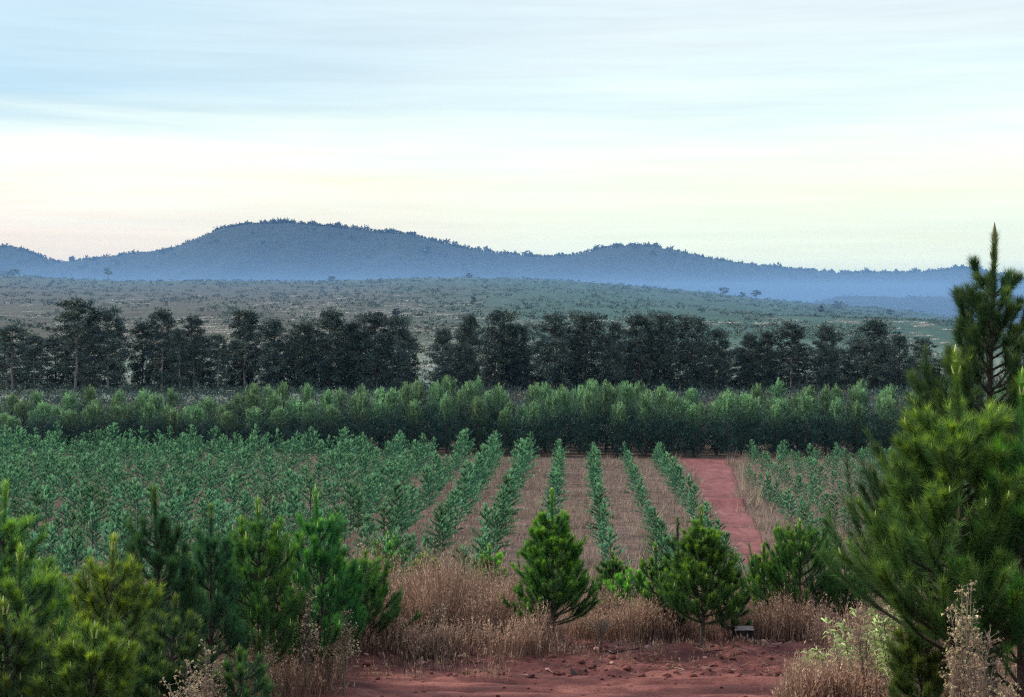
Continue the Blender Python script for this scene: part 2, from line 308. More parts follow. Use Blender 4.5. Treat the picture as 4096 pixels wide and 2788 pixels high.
# ------------------------------------------------------------------ near dirt road with ruts, clods and washed ridges
def mat_dirt(name, a, b, c, sc=1.0, st=(0.5, 1.3)):
    m = bpy.data.materials.new(name); m.use_nodes = True; t = m.node_tree; t.nodes.clear(); L = t.links.new
    tcx = N(t, 'ShaderNodeTexCoord')
    mpp = N(t, 'ShaderNodeMapping'); mpp.inputs['Scale'].default_value = (st[0] * sc, st[1] * sc, 1.0); mpp.inputs['Rotation'].default_value = (0, 0, radians(6)); L(tcx.outputs['Object'], mpp.inputs[0])
    n = N(t, 'ShaderNodeTexNoise', inp={'Scale': 1.1, 'Detail': 9.0, 'Roughness': 0.68, 'Distortion': 0.4}); L(mpp.outputs[0], n.inputs['Vector'])
    rp = ramp(t, [(0.32, a), (0.5, b), (0.7, c)]); L(n.outputs['Fac'], rp.inputs[0])
    n2 = N(t, 'ShaderNodeTexNoise', inp={'Scale': 22.0 * sc, 'Detail': 6.0, 'Roughness': 0.7}); L(tcx.outputs['Object'], n2.inputs['Vector'])
    r = N(t, 'ShaderNodeMapRange', inp={1: 0.3, 2: 0.7, 3: 0.72, 4: 1.28}); L(n2.outputs['Fac'], r.inputs[0])
    hs = N(t, 'ShaderNodeHueSaturation'); L(rp.outputs[0], hs.inputs['Color']); L(r.outputs[0], hs.inputs['Value'])
    p = N(t, 'ShaderNodeBsdfPrincipled', inp={'Roughness': 0.9, 'Specular IOR Level': 0.2}); L(hs.outputs[0], p.inputs['Base Color'])
    bp = N(t, 'ShaderNodeBump', inp={'Strength': 0.9, 'Distance': 0.03 / sc}); L(n2.outputs['Fac'], bp.inputs['Height']); L(bp.outputs[0], p.inputs['Normal'])
    o = N(t, 'ShaderNodeOutputMaterial'); L(p.outputs[0], o.inputs[0]); return m
rx = np.arange(-10, 14.01, 0.05); ry = np.concatenate([np.arange(18.5, 30.8, 0.06)])
RX, RY = np.meshgrid(rx, ry)
edge = np.minimum.reduce([smooth(-10, -8.6, RX), 1 - smooth(12.6, 14, RX), smooth(18.5, 19.6, RY), 1 - smooth(29.6, 30.8, RY)])
far_edge = 26.6 + 0.9 * smooth(-2, 6, RX) + 1.2 * fbm(RX / 1.5, RX * 0 + 3, 51)
rough = smooth(far_edge - 2.2, far_edge, RY)            # trodden in front, churned clods near the verge
def rut(x, y, y0, slope, curve, w, dep): 
    c = y0 + slope * x + curve * (x - 2) ** 2; t = (y - c) / w
    return -dep * np.exp(-t * t) + dep * 0.7 * np.exp(-((np.abs(t) - 1.8) / 0.7) ** 2)
RZ = G(RX, RY) + 0.04 * (edge > 0.5)
RZ = RZ + 0.10 * fbm(RX / 0.9, RY / 0.5, 61) + (0.05 + 0.22 * rough) * fbm(RX / 0.35, RY / 0.28, 65, 5)
RZ = RZ + rut(RX, RY, 24.1, 0.02, 0.012, 0.16, 0.05) + rut(RX, RY, 25.0, 0.03, 0.012, 0.14, 0.05) * smooth(-4, 0, RX) + rut(RX, RY, 25.9, 0.06, 0.010, 0.10, 0.06) * smooth(0, 1.5, RX) + rut(RX, RY, 23.2, -0.05, 0.006, 0.2, 0.05)
RZ = RZ + 0.16 * smooth(far_edge - 0.6, far_edge + 0.5, RY) * (1 - smooth(far_edge + .8, far_edge + 2, RY))
RZ = RZ - 0.45 * (1 - edge)
jj = (np.arange(len(ry) - 1)[:, None] * len(rx) + np.arange(len(rx) - 1)[None, :]).ravel()
M_dirt = mat_dirt('red_dirt', (0.040, 0.013, 0.012), (0.105, 0.032, 0.026), (0.27, 0.10, 0.074))
ro = link('dirt_road', mesh_np('dirt_road', np.stack([RX, RY, RZ], -1).reshape(-1, 3), np.stack([jj, jj + 1, jj + len(rx) + 1, jj + len(rx)], 1), M_dirt, smoothf=True))
tag(ro, kind='structure')
def road_z(x, y):
    i = int(round((y - ry[0]) / 0.06)); j = int(round((x - rx[0]) / 0.05))
    if 0 <= i < len(ry) and 0 <= j < len(rx): return float(RZ[i, j])
    return g1(x, y)
def top_z(x, y): return max(road_z(x, y), g1(x, y) - 0.2) if (-9 < x < 13 and 19 < y < 30.3) else g1(x, y)

# ------------------------------------------------------------------ dirt track running up between the rows
ty = np.arange(44, 141.5, 0.35); tu = np.linspace(0, 1, 40)
TY = np.repeat(ty[:, None], 40, 1); l_, r_ = track_lr(TY); wob = 0.5 * fbm(TY / 5, TY * 0 + 1, 71); l_ = l_ + wob; r_ = r_ + 0.6 * fbm(TY / 4, TY * 0 + 7, 72)
TX = l_ + (r_ - l_) * tu[None, :]
e = np.minimum(smooth(0, 0.12, tu[None, :]), 1 - smooth(0.88, 1, tu[None, :])) * smooth(44, 46, TY) * (1 - smooth(139.5, 141.5, TY))
TZ = G(TX, TY) + 0.05 * e - 0.22 * (1 - e) + 0.10 * fbm(TX / 1.2, TY / 2.5, 73)
hump = np.exp(-((TY - 104 - 0.8 * (tu[None, :] - .5)) / 0.9) ** 2); TZ = TZ + 0.38 * hump * e - 0.12 * np.exp(-((TY - 101.6) / 1.0) ** 2) * e
kk = (np.arange(len(ty) - 1)[:, None] * 40 + np.arange(39)[None, :]).ravel()
M_track = mat_dirt('track_dirt', (0.10, 0.030, 0.029), (0.155, 0.050, 0.046), (0.23, 0.090, 0.078), 0.5, (1.6, 0.45))
tk = link('dirt_track', mesh_np('dirt_track', np.stack([TX, TY, TZ], -1).reshape(-1, 3), np.stack([kk, kk + 1, kk + 41, kk + 40], 1), M_track, smoothf=True)); tag(tk, kind='structure')
# pale soil bank thrown up across the track
# cross track along the foot of the tree belt
cxs = np.arange(14.5, 33, 0.3); cv = np.linspace(0, 1, 10)
CXX = np.repeat(cxs[:, None], 10, 1); CYY = 139.6 + 3.6 * cv[None, :] + 0.25 * (CXX - 15) * 0
ce = np.minimum(smooth(0, .2, cv[None, :]), 1 - smooth(.8, 1, cv[None, :])) * smooth(14.5, 15.5, CXX)
CZ = G(CXX, CYY) + 0.06 * ce - 0.2 * (1 - ce)
kk = (np.arange(len(cxs) - 1)[:, None] * 10 + np.arange(9)[None, :]).ravel()
ck = link('cross_track', mesh_np('cross_track', np.stack([CXX, CYY, CZ], -1).reshape(-1, 3), np.stack([kk, kk + 10, kk + 11, kk + 1], 1), M_track, smoothf=True)); tag(ck, kind='structure')

# ------------------------------------------------------------------ mountains, far ridges
def ridge_mesh(name, pts, d, depth_front, depth_back, zfoot, amp, cell, extra, mat):
    pxs = np.array([p[0] for p in pts], float); pys = np.array([p[1] for p in pts], float)
    us = np.arange(pxs[0], pxs[-1], cell * F / d); v = np.concatenate([np.linspace(-1, 0, int(depth_front / cell) + 1), np.linspace(0, 1, 14)[1:]])
    U, V = np.meshgrid(us, v); D = d + np.where(V < 0, V * depth_front, V * depth_back); xx = (U - CX) / F * d * (1 + 0 * V)
    D = D + 160 * fbm(xx / 420, xx * 0 + 5, 83) * (d / 5000)
    zt = (CY - np.interp(U, pxs, pys)) / F * d
    prof = np.where(V < 0, 1 - np.abs(V) ** 1.35, 1 - np.abs(V) ** 1.2)
    z = zfoot + (zt - zfoot) * prof + amp * 14 * fbm(xx / (cell * 22), D / (cell * 45), 91) * np.clip(-V * 3, 0, 1) * (V < 0)
    z = z + amp * (vnoise(xx / cell / 1.3, D / cell / 1.3, 93) - 0.5)
    nu = len(us); q = (np.arange(len(v) - 1)[:, None] * nu + np.arange(nu - 1)[None, :]).ravel()
    me = mesh_np(name, np.stack([xx, D, z], -1).reshape(-1, 3), np.stack([q, q + 1, q + nu + 1, q + nu], 1), mat, smoothf=False)
    o = link(name, me); tag(o, kind='structure')
    return xx, D, z
MP = [(-500, 262), (-250, 236), (-80, 243), (0, 247), (10, 247), (25, 251), (45, 259), (60, 263), (75, 261), (110, 257.5), (140, 254), (175, 249), (200, 240), (225, 229), (250, 225), (290, 223), (320, 226), (370, 230), (410, 234), (430, 240), (460, 248), (500, 254), (545, 258), (570, 256), (600, 249), (637, 245.5), (660, 248), (690, 256), (730, 263), (790, 269), (840, 273), (900, 273), (940, 271), (965, 268), (985, 273), (1024, 281), (1250, 272), (1500, 285)]
mxx, mD, mz = ridge_mesh('mountains', MP, 5000, 1300, 900, -90, 5, 12, None, M_mount)
RP = [(770, 330), (800, 307), (830, 299), (860, 296), (900, 298), (940, 297.5), (980, 296), (1024, 298), (1100, 294), (1300, 300), (1400, 330)]
hxx, hD, hz = ridge_mesh('far_hill', RP, 2700, 600, 400, -90, 3, 7, None, M_mount)
LP = [(-400, 262), (-150, 254), (-30, 262), (0, 268), (8, 271), (16, 276), (40, 290)]
lxx, lD, lz = ridge_mesh('left_hill', LP, 2000, 400, 300, -60, 3, 6, None, M_mount)

def clump_blades(mb, c, r, n, ln, w, a=0.0, up=0.5):
    """leaf blades filling an ellipsoid: c centre, r radii"""
    d = rng.normal(size=(n, 3)); d /= np.linalg.norm(d, axis=1)[:, None]
    P = np.asarray(c) + d * np.asarray(r) * (rng.random((n, 1)) ** 0.45)
    D = d * 0.8 + rng.normal(size=(n, 3)) * 0.5 + np.array([0, 0, up]); D /= np.linalg.norm(D, axis=1)[:, None]
    mb.blades(P - D * ln * 0.5, D, ln * rng.uniform(0.6, 1.3, n), w, a)
# forest that gives the ridges their ragged outline
fm = MB()
iz = int(round(1300 / 12)); nu = mxx.shape[1]
for _ in range(3000):
    j = rng.integers(0, nu); i = iz if rng.random() < 0.88 else rng.integers(int(iz * 0.6), iz)
    h = rng.choice([8, 11, 14, 19, 26], p=[.38, .3, .2, .10, .02]); x, y, z = mxx[i, j], mD[i, j] - rng.uniform(0, 25), mz[i, j]
    r = h * rng.uniform(0.35, 0.75)
    clump_blades(fm, (x, y, z + h * 0.22), (r, r, h * 0.42), 26, h * 0.45, h * 0.3, rng.random())
    if h > 15: fm.tube([(x, y, z - 2), (x, y, z + h * .7)], 0.9, 4)
for (a, b, c, i0, n, hh) in ((hxx, hD, hz, int(round(600 / 7)), 420, (4, 9)), (lxx, lD, lz, int(round(400 / 6)), 200, (3, 7))):
    for _ in range(n):
        j = rng.integers(0, a.shape[1]); i = min(i0, a.shape[0] - 1) if rng.random() < .6 else rng.integers(int(i0 * .5), i0)
        h = rng.uniform(*hh); clump_blades(fm, (a[i, j], b[i, j], c[i, j] + h * .4), (h * .7, h * .7, h * .5), 16, h * .5, h * .35, rng.random())
fo = link('ridge_forest', fm.mesh('ridge_forest', M_forest)); tag(fo, 'distant forest crowns along the blue mountain ridges', 'forest', kind='stuff')

# ------------------------------------------------------------------ hillside scrub and pale dead brush (uncountable)
sm = MB(); n = 9000
yy = np.exp(rng.uniform(np.log(245), np.log(1480), n)); pxv = rng.uniform(-60, 1090, n); xx = (pxv - CX) / F * yy
keep = (vnoise(xx / 25, yy / 60, 101) > 0.38) | (yy > 1150); xx, yy = xx[keep], yy[keep]; zz = G(xx, yy)
for x, y, z in zip(xx, yy, zz):
    h = rng.uniform(0.5, 1.5) * (1 + y / 1400) * (0.7 if y < 450 else 1.0)
    clump_blades(sm, (x, y, z + h * 0.35), (h * rng.uniform(.8, 1.8), h, h * .45), 12, h * .6, h * .3, rng.random() * (0.5 if y > 1150 else 1.0), 0.6)
bm_ = MB()
for _ in range(1300):
    y = math.exp(rng.uniform(math.log(270), math.log(900))); 
    if rng.random() < 0.72: pxc = rng.uniform(-20, 480)
    else: pxc = rng.uniform(380, 1000); y = rng.uniform(270, 620)
    x = (pxc - CX) / F * y
    if vnoise(x / 40, y / 55, 111) < 0.45: continue
    if y > 430 and rng.random() < smooth(430, 900, y) * 0.8: continue
    ln = rng.uniform(1.5, 7) * (0.5 + y / 600); m = int(6 + ln * 3)
    for k in range(m):
        t = k / m - .5; px_, py_ = x + t * ln, y + t * ln * 0.25 + rng.normal() * .5
        s = rng.uniform(.25, .6) * (0.6 + y / 700)
        clump_blades(bm_, (px_, py_, g1(px_, py_) + s * .3), (s * 1.2, s * .8, s * .35), 6, s * 1.1, s * .35, rng.random(), 0.2)
bo = link('dead_brush', bm_.mesh('dead_brush', M_brush)); tag(bo, 'pale dead brushwood and dry grass strewn in streaks on hillside', 'brush', kind='stuff')

# ------------------------------------------------------------------ lone trees on the hillside
def crown_tree_meshes(H, R, seed, dens=40, trunk_r=0.25, base=0.45, leaf=0.6, ma=M_dark, flat=0.5):
    global rng; keep_ = rng; rng = np.random.default_rng(seed)
    t = MB(); pts = [(0.15 * sin(k * 1.3 + seed) * k / 5, 0.1 * cos(k * 1.7) * k / 5, H * 0.92 * k / 5 - (0.3 if k == 0 else 0)) for k in range(6)]
    t.tube(pts, np.linspace(trunk_r, trunk_r * .3, 6), 7)
    c = MB()
    for k in range(dens):
        a = rng.uniform(0, 2 * pi); hh = rng.uniform(base, 0.97); rr = R * math.sqrt(max(0.05, 1 - ((hh - (base + .97) / 2) / ((.97 - base) / 2 + .04)) ** 2)) * rng.uniform(.35, 1)
        p = (rr * cos(a), rr * sin(a), H * hh); t.tube([(0, 0, H * (hh - .1)), (p[0] * .5, p[1] * .5, H * (hh - .03)), p], [trunk_r * .3, trunk_r * .2, .02], 4)
        s = R * rng.uniform(.22, .36); clump_blades(c, p, (s, s, s * flat), 34, leaf, leaf * .4, rng.random(), .4)
    r = t.mesh('trunk', M_bark), c.mesh('crown', ma); rng = keep_
    return r
LT = [(108, 1380, 12, 4.6, 'tall lone tree with a round crown on the left skyline', .5),
      (756, 1330, 8.5, 4.4, 'round dark tree on the right-hand skyline, tallest of its group', .3),
      (724, 1340, 6.5, 4.6, 'squat dark tree on the skyline left of the tallest right-hand one', .2),
      (742, 1335, 4.5, 3.0, 'small tree on the skyline between two bigger ones', .2),
      (838, 1220, 7.0, 6.0, 'wide dark tree low on the right slope below the misty valley', .15),
      (473, 700, 4.6, 1.7, 'narrow upright tree alone halfway up the hillside', .1),
      (331, 1380, 5.0, 4.5, 'low dark tree on the skyline under the long mountain', .15),
      (821, 900, 4.5, 1.8, 'small narrow tree standing on the open right hillside', .1),
      (890, 1150, 4.5, 3.0, 'small bushy tree near the right end of the hillside', .1),
      (469, 1390, 5.0, 3.4, 'small tree at the highest point of the hillside skyline', .1),
      (396, 560, 4.6, 2.2, 'thin pale leafless-looking tree low on the hillside', .3),
      (14, 1380, 6.0, 6.5, 'dark bushy tree at the left end of the hillside skyline', .1)]
for i, (px, d, H, R, lab, base) in enumerate(LT):
    x = px2x(px, d); tm, cm = crown_tree_meshes(H, R, 500 + i, 26, 0.35, base, 0.9 if d > 800 else .5)
    r = bpy.data.objects.new('hillside_tree', None); COL.objects.link(r); r.location = (x, d, g1(x, d) - 0.1); tag(r, lab, 'tree', 'scattered trees on the hillside')
    link('trunk', tm, r); link('crown', cm, r)

# ------------------------------------------------------------------ tall dark pines in a line
def tall_pine(H, R, seed, openness):
    """openness 0 = dense crown down to the ground, 1 = bare lower trunk with scattered drooping boughs"""
    global rng; keep_ = rng; rng = np.random.default_rng(seed)
    t = MB(); b = MB(); c = MB()
    lean = rng.normal(size=2) * 0.25
    def tp(f): return np.array([lean[0] * f * f + .12 * sin(f * 7 + seed), lean[1] * f * f, H * f - 0.4 * (f == 0)])
    t.tube([tp(f) for f in np.linspace(0, .97, 9)], np.linspace(0.21, .05, 9), 7)
    nb = 72 if openness < .5 else 58
    lo = 0.03 if openness < .5 else 0.14
    for k in range(nb):
        f = lo + (0.98 - lo) * ((k + rng.random()) / nb) ** (0.9 if openness < .5 else 0.75)
        top = (f - 0.98) / (0.98 - lo)
        env = R * (math.sqrt(max(0.0, 1 - ((f - 0.55) / 0.45) ** 2)) if f > .55 else (1 - (0.55 - f) * (0.45 if openness < .5 else 0.65))) + 0.25
        a = k * 2.4 + rng.normal() * .4; ln = env * rng.uniform(.45, 1.1); rise = ln * (-.18 + .75 * max(0, f - .35) / .65 + rng.normal() * .14)
        p0 = tp(f); p1 = p0 + np.array([cos(a) * ln * .55, sin(a) * ln * .55, rise * .7]); p2 = p0 + np.array([cos(a) * ln, sin(a) * ln, rise])
        b.tube([p0, p1, p2], [.06, .04, .015], 4)
        if openness > .5 and f < .45 and rng.random() < .3: continue
        for q, s, n in ((p2, .30, 52), ((p1 + p2) / 2, .32, 44), (p1, .26, 18 if openness > .5 else 44)):
            s = s * R * rng.uniform(.7, 1.15)
            clump_blades(c, q + rng.normal(size=3) * .2, (s, s, s * (.62 if openness > .5 else .85)), n, .45, .19, rng.random(), .35)
    clump_blades(c, tp(.96) + np.array([0, 0, .1]), (.2 * R, .2 * R, .045 * H), 60, .42, .15, .6, .5)
    r = (t.mesh('trunk', M_bark_pale if openness > .5 else M_bark), b.mesh('branches', M_bark), c.mesh('crown', M_dark)); rng = keep_; return r
TPD = [tall_pine(15, 3.5, 600 + k, 0.0) for k in range(4)]; TPO = [tall_pine(15, 3.1, 620 + k, 1.0) for k in range(4)]
TALL = [  # px in the 2324 px view, top y, crown width, open?
 (28,742,90,1),(78,765,60,1),(172,688,105,1),(245,706,88,1),(368,710,82,1),(408,752,50,1),(440,724,50,1),(495,765,40,1),(556,708,84,1),(622,732,80,0),(690,738,70,0),(748,712,92,0),
 (802,736,60,0),(852,714,98,0),(905,722,70,0),(1005,752,62,0),(1068,722,60,0),(1136,710,92,0),(1182,742,60,0),(1255,720,96,0),(1330,718,96,0),(1396,738,52,0),
 (1452,720,84,0),(1505,718,80,0),(1570,724,88,0),(1632,752,62,0),(1700,764,60,0),(1742,758,50,0),(1796,738,80,1),(1878,745,66,0),(1945,766,62,0),(1984,732,86,0),(2042,766,60,0),(2092,772,56,1)]
kT = 1024 / 2324
def put_tall(px, top, wpx, d, opn, name, lab, grp):
    x = px2x(px, d); z0 = g1(x, d); H = (CY - top) * d / F - z0; R = wpx * 0.5 * d / F
    ms = random.choice(TPO if opn else TPD)
    r = bpy.data.objects.new(name, None); COL.objects.link(r); r.location = (x, d, z0); r.rotation_euler.z = random.uniform(0, 6.28)
    k = R / (3.5 if not opn else 3.1) * 1.04; r.scale = (k, k, H / 15.0); tag(r, lab, 'tree', grp)
    link('trunk', ms[0], r); link('branches', ms[1], r); link('crown', ms[2], r)
def side_words(i, n, what):
    return f'{ordw(i + 1)} from the left {what}' if i < n / 2 else f'{ordw(n - i)} from the right {what}' if n - i > 1 else f'rightmost {what}'
nT = len(TALL)
for i, (px, ty_, w, opn) in enumerate(TALL):
    look = 'open crowned tall pine with bare pale trunk' if opn else 'dense dark tall pine with rounded crown'
    put_tall(px * kT, ty_ * kT, w * kT, 250 + random.uniform(-4, 4), opn, 'tall_pine', f'{look}, {side_words(i, nT, "in the front line")}', 'tall pines in a line before the hill')
back = [px for px in range(20, 2130, 50) if not (945 < px < 975)]
nB = len(back)
for i, px in enumerate(back):
    px = px + random.uniform(-14, 14); ty_ = np.interp(px, [t[0] for t in TALL], [t[1] for t in TALL]) + random.uniform(28, 55)
    put_tall(px * kT, ty_ * kT, random.uniform(60, 85) * kT, 258 + random.uniform(-2, 3), 0, 'tall_pine', f'shorter dark pine half hidden, {side_words(i, nB, "of the rear line")}', 'shorter pines behind the tall line')

# ------------------------------------------------------------------ belt of bushy young trees
def belt_tree(H, R, seed):
    global rng; keep_ = rng; rng = np.random.default_rng(seed)
    t = MB(); c = MB(); t.tube([(0, 0, -.3), (0.05, .03, H * .5), (0, 0, H * .96)], [.09, .06, .015], 6)
    nt_ = 46
    for k in range(nt_):
        f = 0.06 + .88 * (k + rng.random()) / nt_; env = R * (1 - max(0, f - .45) / .58) ** .8 * (0.72 + .28 * min(1, f / .3))
        a = k * 2.4 + rng.normal() * .3; ln = env * rng.uniform(.5, 1.1)
        p0 = np.array([0, 0, H * (f - .05)]); p2 = np.array([cos(a) * ln, sin(a) * ln, H * f + .25 * ln])
        t.tube([p0, p2], [.03, .01], 3)
        n = 40; u = rng.random(n)[:, None] ** .6; P = p0 + (p2 - p0) * u + rng.normal(size=(n, 3)) * .2
        D = (p2 - p0) / np.linalg.norm(p2 - p0) * .5 + rng.normal(size=(n, 3)) * .45 + np.array([0, 0, .75]); D /= np.linalg.norm(D, axis=1)[:, None]
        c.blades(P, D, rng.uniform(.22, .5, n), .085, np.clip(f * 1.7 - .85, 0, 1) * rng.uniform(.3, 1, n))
    for k in range(9):                      # pale pointed leaders
        a = rng.uniform(0, 6.3); rr = rng.uniform(0, .42) * R * (k > 0); z0 = H * (1.0 - rng.uniform(0, .16) * (k > 0)) - .95; n = 40
        P = np.array([cos(a) * rr, sin(a) * rr, z0]) + np.stack([rng.normal(size=n) * .05, rng.normal(size=n) * .05, rng.random(n) * 1.1], 1)
        D = rng.normal(size=(n, 3)) * .3 + np.array([0, 0, 1.0]); D /= np.linalg.norm(D, axis=1)[:, None]
        c.blades(P, D, rng.uniform(.18, .34, n), .07, rng.uniform(.7, 1, n))
    r = (t.mesh('trunk', M_bark), c.mesh('crown', M_belt)); rng = keep_; return r
BT = [belt_tree(6.2, 1.75, 700 + k) for k in range(6)]
topx = [0, 180, 400, 545, 600, 760, 900, 1000, 1130, 1160, 1230, 1300, 1500, 1560, 1620, 1700, 1900, 2100, 2324]
topy = [908, 900, 905, 900, 888, 885, 878, 872, 876, 905, 876, 872, 876, 896, 892, 880, 884, 880, 880]
def belt_front(px): return np.interp(px, [0, 300, 500, 640, 900, 1024], [153, 151, 147, 144.5, 144, 144])
ranks = [('front', 0, 0.0, 9), ('second', 3.2, 0.5, 4), ('third', 6.6, 0.25, 1), ('rearmost', 10.2, 0.75, -3)]
for rn, dd, off, dtop in ranks:
    pxs = []; p = -12 + off * 28
    while p < 1040: pxs.append(p); p += 27.5 + random.uniform(-2.5, 2.5)
    for i, px in enumerate(pxs):
        if 522 < px < 532: px += 7
        px2 = px + random.uniform(-4, 4); d = float(belt_front(px2)) + dd + random.uniform(-.6, .6); x = px2x(px2, d); z0 = g1(x, d)
        top = np.interp(px2 / kT, topx, topy) * kT + dtop + random.uniform(-7, 10); H = (CY - top) * d / F - z0; k = H / 6.2
        ms = random.choice(BT); r = bpy.data.objects.new('belt_tree', None); COL.objects.link(r); r.location = (x, d, z0); r.rotation_euler.z = random.uniform(0, 6.28)
        w = random.uniform(.85, 1.15); r.scale = (w, w, k)
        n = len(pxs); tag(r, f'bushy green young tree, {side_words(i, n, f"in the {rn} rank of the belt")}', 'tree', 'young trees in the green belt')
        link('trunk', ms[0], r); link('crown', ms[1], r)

# ------------------------------------------------------------------ field saplings in planted rows
def sapling_parts(seed, H=1.95, R=.74, dense=2.1):
    global rng; keep_ = rng; rng = np.random.default_rng(seed)
    t = MB(); c = MB(); t.tube([(0, 0, -.1), (.02, 0, H * .6), (0, .01, H * .93)], [.035, .02, .008], 5)
    nb = 22
    for k in range(nb):
        f = .05 + .87 * k / nb; env = R * (1 - f) ** .8 * 1.35 * (0.75 + .25 * min(1, f / .25)); a = k * 2.4 + rng.normal() * .5; ln = env * rng.uniform(.6, 1.1)
        p0 = np.array([0, 0, H * f]); p2 = p0 + np.array([cos(a) * ln, sin(a) * ln, ln * rng.uniform(.05, .5) + ln * .6 * f])
        n = int(22 * dense); u = rng.uniform(.08, 1.05, n)[:, None]; P = p0 + (p2 - p0) * u
        ax = (p2 - p0) / np.linalg.norm(p2 - p0); D = ax * .55 + rng.normal(size=(n, 3)) * .38 + np.array([0, 0, .75]); D /= np.linalg.norm(D, axis=1)[:, None]
        c.blades(P, D, rng.uniform(.10, .19, n), .036, (u[:, 0] ** 3) * rng.uniform(.1, 1.2, n))
    n = int(50 * dense); P = np.stack([rng.normal(size=n) * .03, rng.normal(size=n) * .03, H * rng.uniform(.72, .98, n)], 1)
    D = rng.normal(size=(n, 3)) * .4 + np.array([0, 0, 1.0]); D /= np.linalg.norm(D, axis=1)[:, None]; c.blades(P, D, .17, .045, rng.uniform(.4, 1, n))
    rng = keep_; return t, c
SPP = [sapling_parts(800 + k) for k in range(6)]
SPM = []
for t, c in SPP:
    b = MB(); b.v = c.v; b.f3 = c.f3; b.f4 = c.f4; b.a = c.a; b.n = c.n
    SPM.append((t.mesh('trunk', M_bark), c.mesh('crown', M_sapling)))
spots = []
def near_limit(px): return 60
rows_left = list(range(0, 27))
for k in rows_left:
    c0 = 7.26 - 2.92 * k; end = float(row_end(c0)); y = 58 + random.uniform(0, 1.5); j = 0
    while y < end:
        x = c0 + .0433 * y + random.uniform(-.16, .16); px = CX + F * x / y
        if -25 < px < 1040 and random.random() > (.05 if k > 5 else .14): spots.append((x, y, 'L', k, random.choice([random.uniform(.5, .85), random.uniform(.85, 1.25), random.uniform(.85, 1.25)]) * (1.0 if k < 4 else 1.25)))
        y += random.uniform(1.3, 2.3) * (0.82 if k > 4 else 1)
for k in range(0, 12):
    c0 = 13.3 + 2.6 * k; y = 58 + random.uniform(0, 1.5)
    while y < 139:
        x = c0 + .0433 * y + random.uniform(-.2, .2); px = CX + F * x / y; l, r = track_lr(y)
        if px < 1040 and x > r + .5 and random.random() > .06: spots.append((x, y, 'R', k, random.uniform(.7, 1.1)))
        y += random.uniform(1.5, 2.1)
# the ones that show largest stand alone; the far rest is one mass
def seen(s):
    x, y = s[0], s[1]; px = CX + F * x / y; py = CY - F * (g1(x, y) + 1.2 * s[4]) / y
    return 0 < px < 1024 and py < (600 if px > 380 else 585) and not (px > 905)
cand = sorted([s for s in spots if seen(s)], key=lambda s: s[1])
solo = set(id(s) for s in cand[:295]); drop = [s for s in spots if not seen(s) and s[1] < 70]
cnt = {}; labels = {}
for s in sorted([s for s in cand[:295]], key=lambda s: s[1]):
    key = (s[2], s[3]); cnt[key] = cnt.get(key, 0) + 1; i = cnt[key]; side = 'left' if s[2] == 'L' else 'right'
    size = 'small' if s[4] < .9 else ('sturdy' if s[4] > 1.12 else 'teal')
    ltxt = f'{size} pine sapling, {ordw(i)} from the near end, {ordw(s[3] + 1)} row {side} of the red track'
    x, y = s[0], s[1]; si = random.randrange(6)
    r = bpy.data.objects.new('pine_sapling', None); COL.objects.link(r); r.location = (x, y, g1(x, y)); r.rotation_euler.z = random.uniform(0, 6.28); q = random.uniform(.78, 1.08) if s[3] < 5 and s[2] == 'L' else random.uniform(.8, 1.0); r.scale = (s[4] * q, s[4] * q, s[4] * random.uniform(.95, 1.15))
    tag(r, ltxt, 'sapling', 'pine saplings planted in rows')
    link('trunk', SPM[si][0], r); link('crown', SPM[si][1], r)
rest = [s for s in spots if id(s) not in solo]
fs = MB(); tmpl = []
for t, c in SPP:
    V = np.vstack(c.v); F3 = np.vstack(c.f3); A = np.concatenate(c.a); tmpl.append((V, F3, A))
for s in rest:
    V, F3, A = random.choice(tmpl); a = random.uniform(0, 6.28); R_ = np.array([[cos(a), -sin(a), 0], [sin(a), cos(a), 0], [0, 0, 1]])
    tri = F3; 
    if s[1] > 115: tri = F3[rng.random(len(F3)) < .8]
    q = random.uniform(.78, 1.08) if s[3] < 5 and s[2] == 'L' else random.uniform(.8, 1.0); fs.add((V @ R_.T) * np.array([s[4] * q, s[4] * q, s[4] * random.uniform(.95, 1.15)]) + np.array([s[0], s[1], g1(s[0], s[1])]), F3=tri, a=A)
fo2 = link('far_saplings', fs.mesh('far_saplings', M_sapling_far)); tag(fo2, 'mass of teal-green pine saplings filling the far end of the planted field', 'saplings', kind='stuff')

us = MB()
for _ in range(1500):
    y = rng.uniform(190, 262); px = rng.uniform(-20, 500); x = px2x(px, y); h = rng.uniform(.4, 1.3)
    clump_blades(sm, (x, y, g1(x, y) + h * .35), (h * 1.1, h, h * .5), 16, .4, .14, rng.random(), .7)
us = MB()
for _ in range(4200):
    y = rng.uniform(162, 268); px = rng.uniform(-20, 1040)
    if px < 420 and rng.random() < .35: continue
    if y > 257 and px < 420: continue
    x = px2x(px, y); h = rng.uniform(.7, 2.2); clump_blades(us, (x, y, g1(x, y) + h * .4), (h * .9, h * .9, h * .55), 22, .5, .22, rng.random(), .6)
so = link('hillside_scrub', sm.mesh('hillside_scrub', M_scrub)); tag(so, 'low grey-green scrub covering the far hillside', 'scrub', kind='stuff')
uo = link('undergrowth', us.mesh('undergrowth', M_dark)); tag(uo, 'dark undergrowth between the green belt and the tall pines', 'undergrowth', kind='stuff')

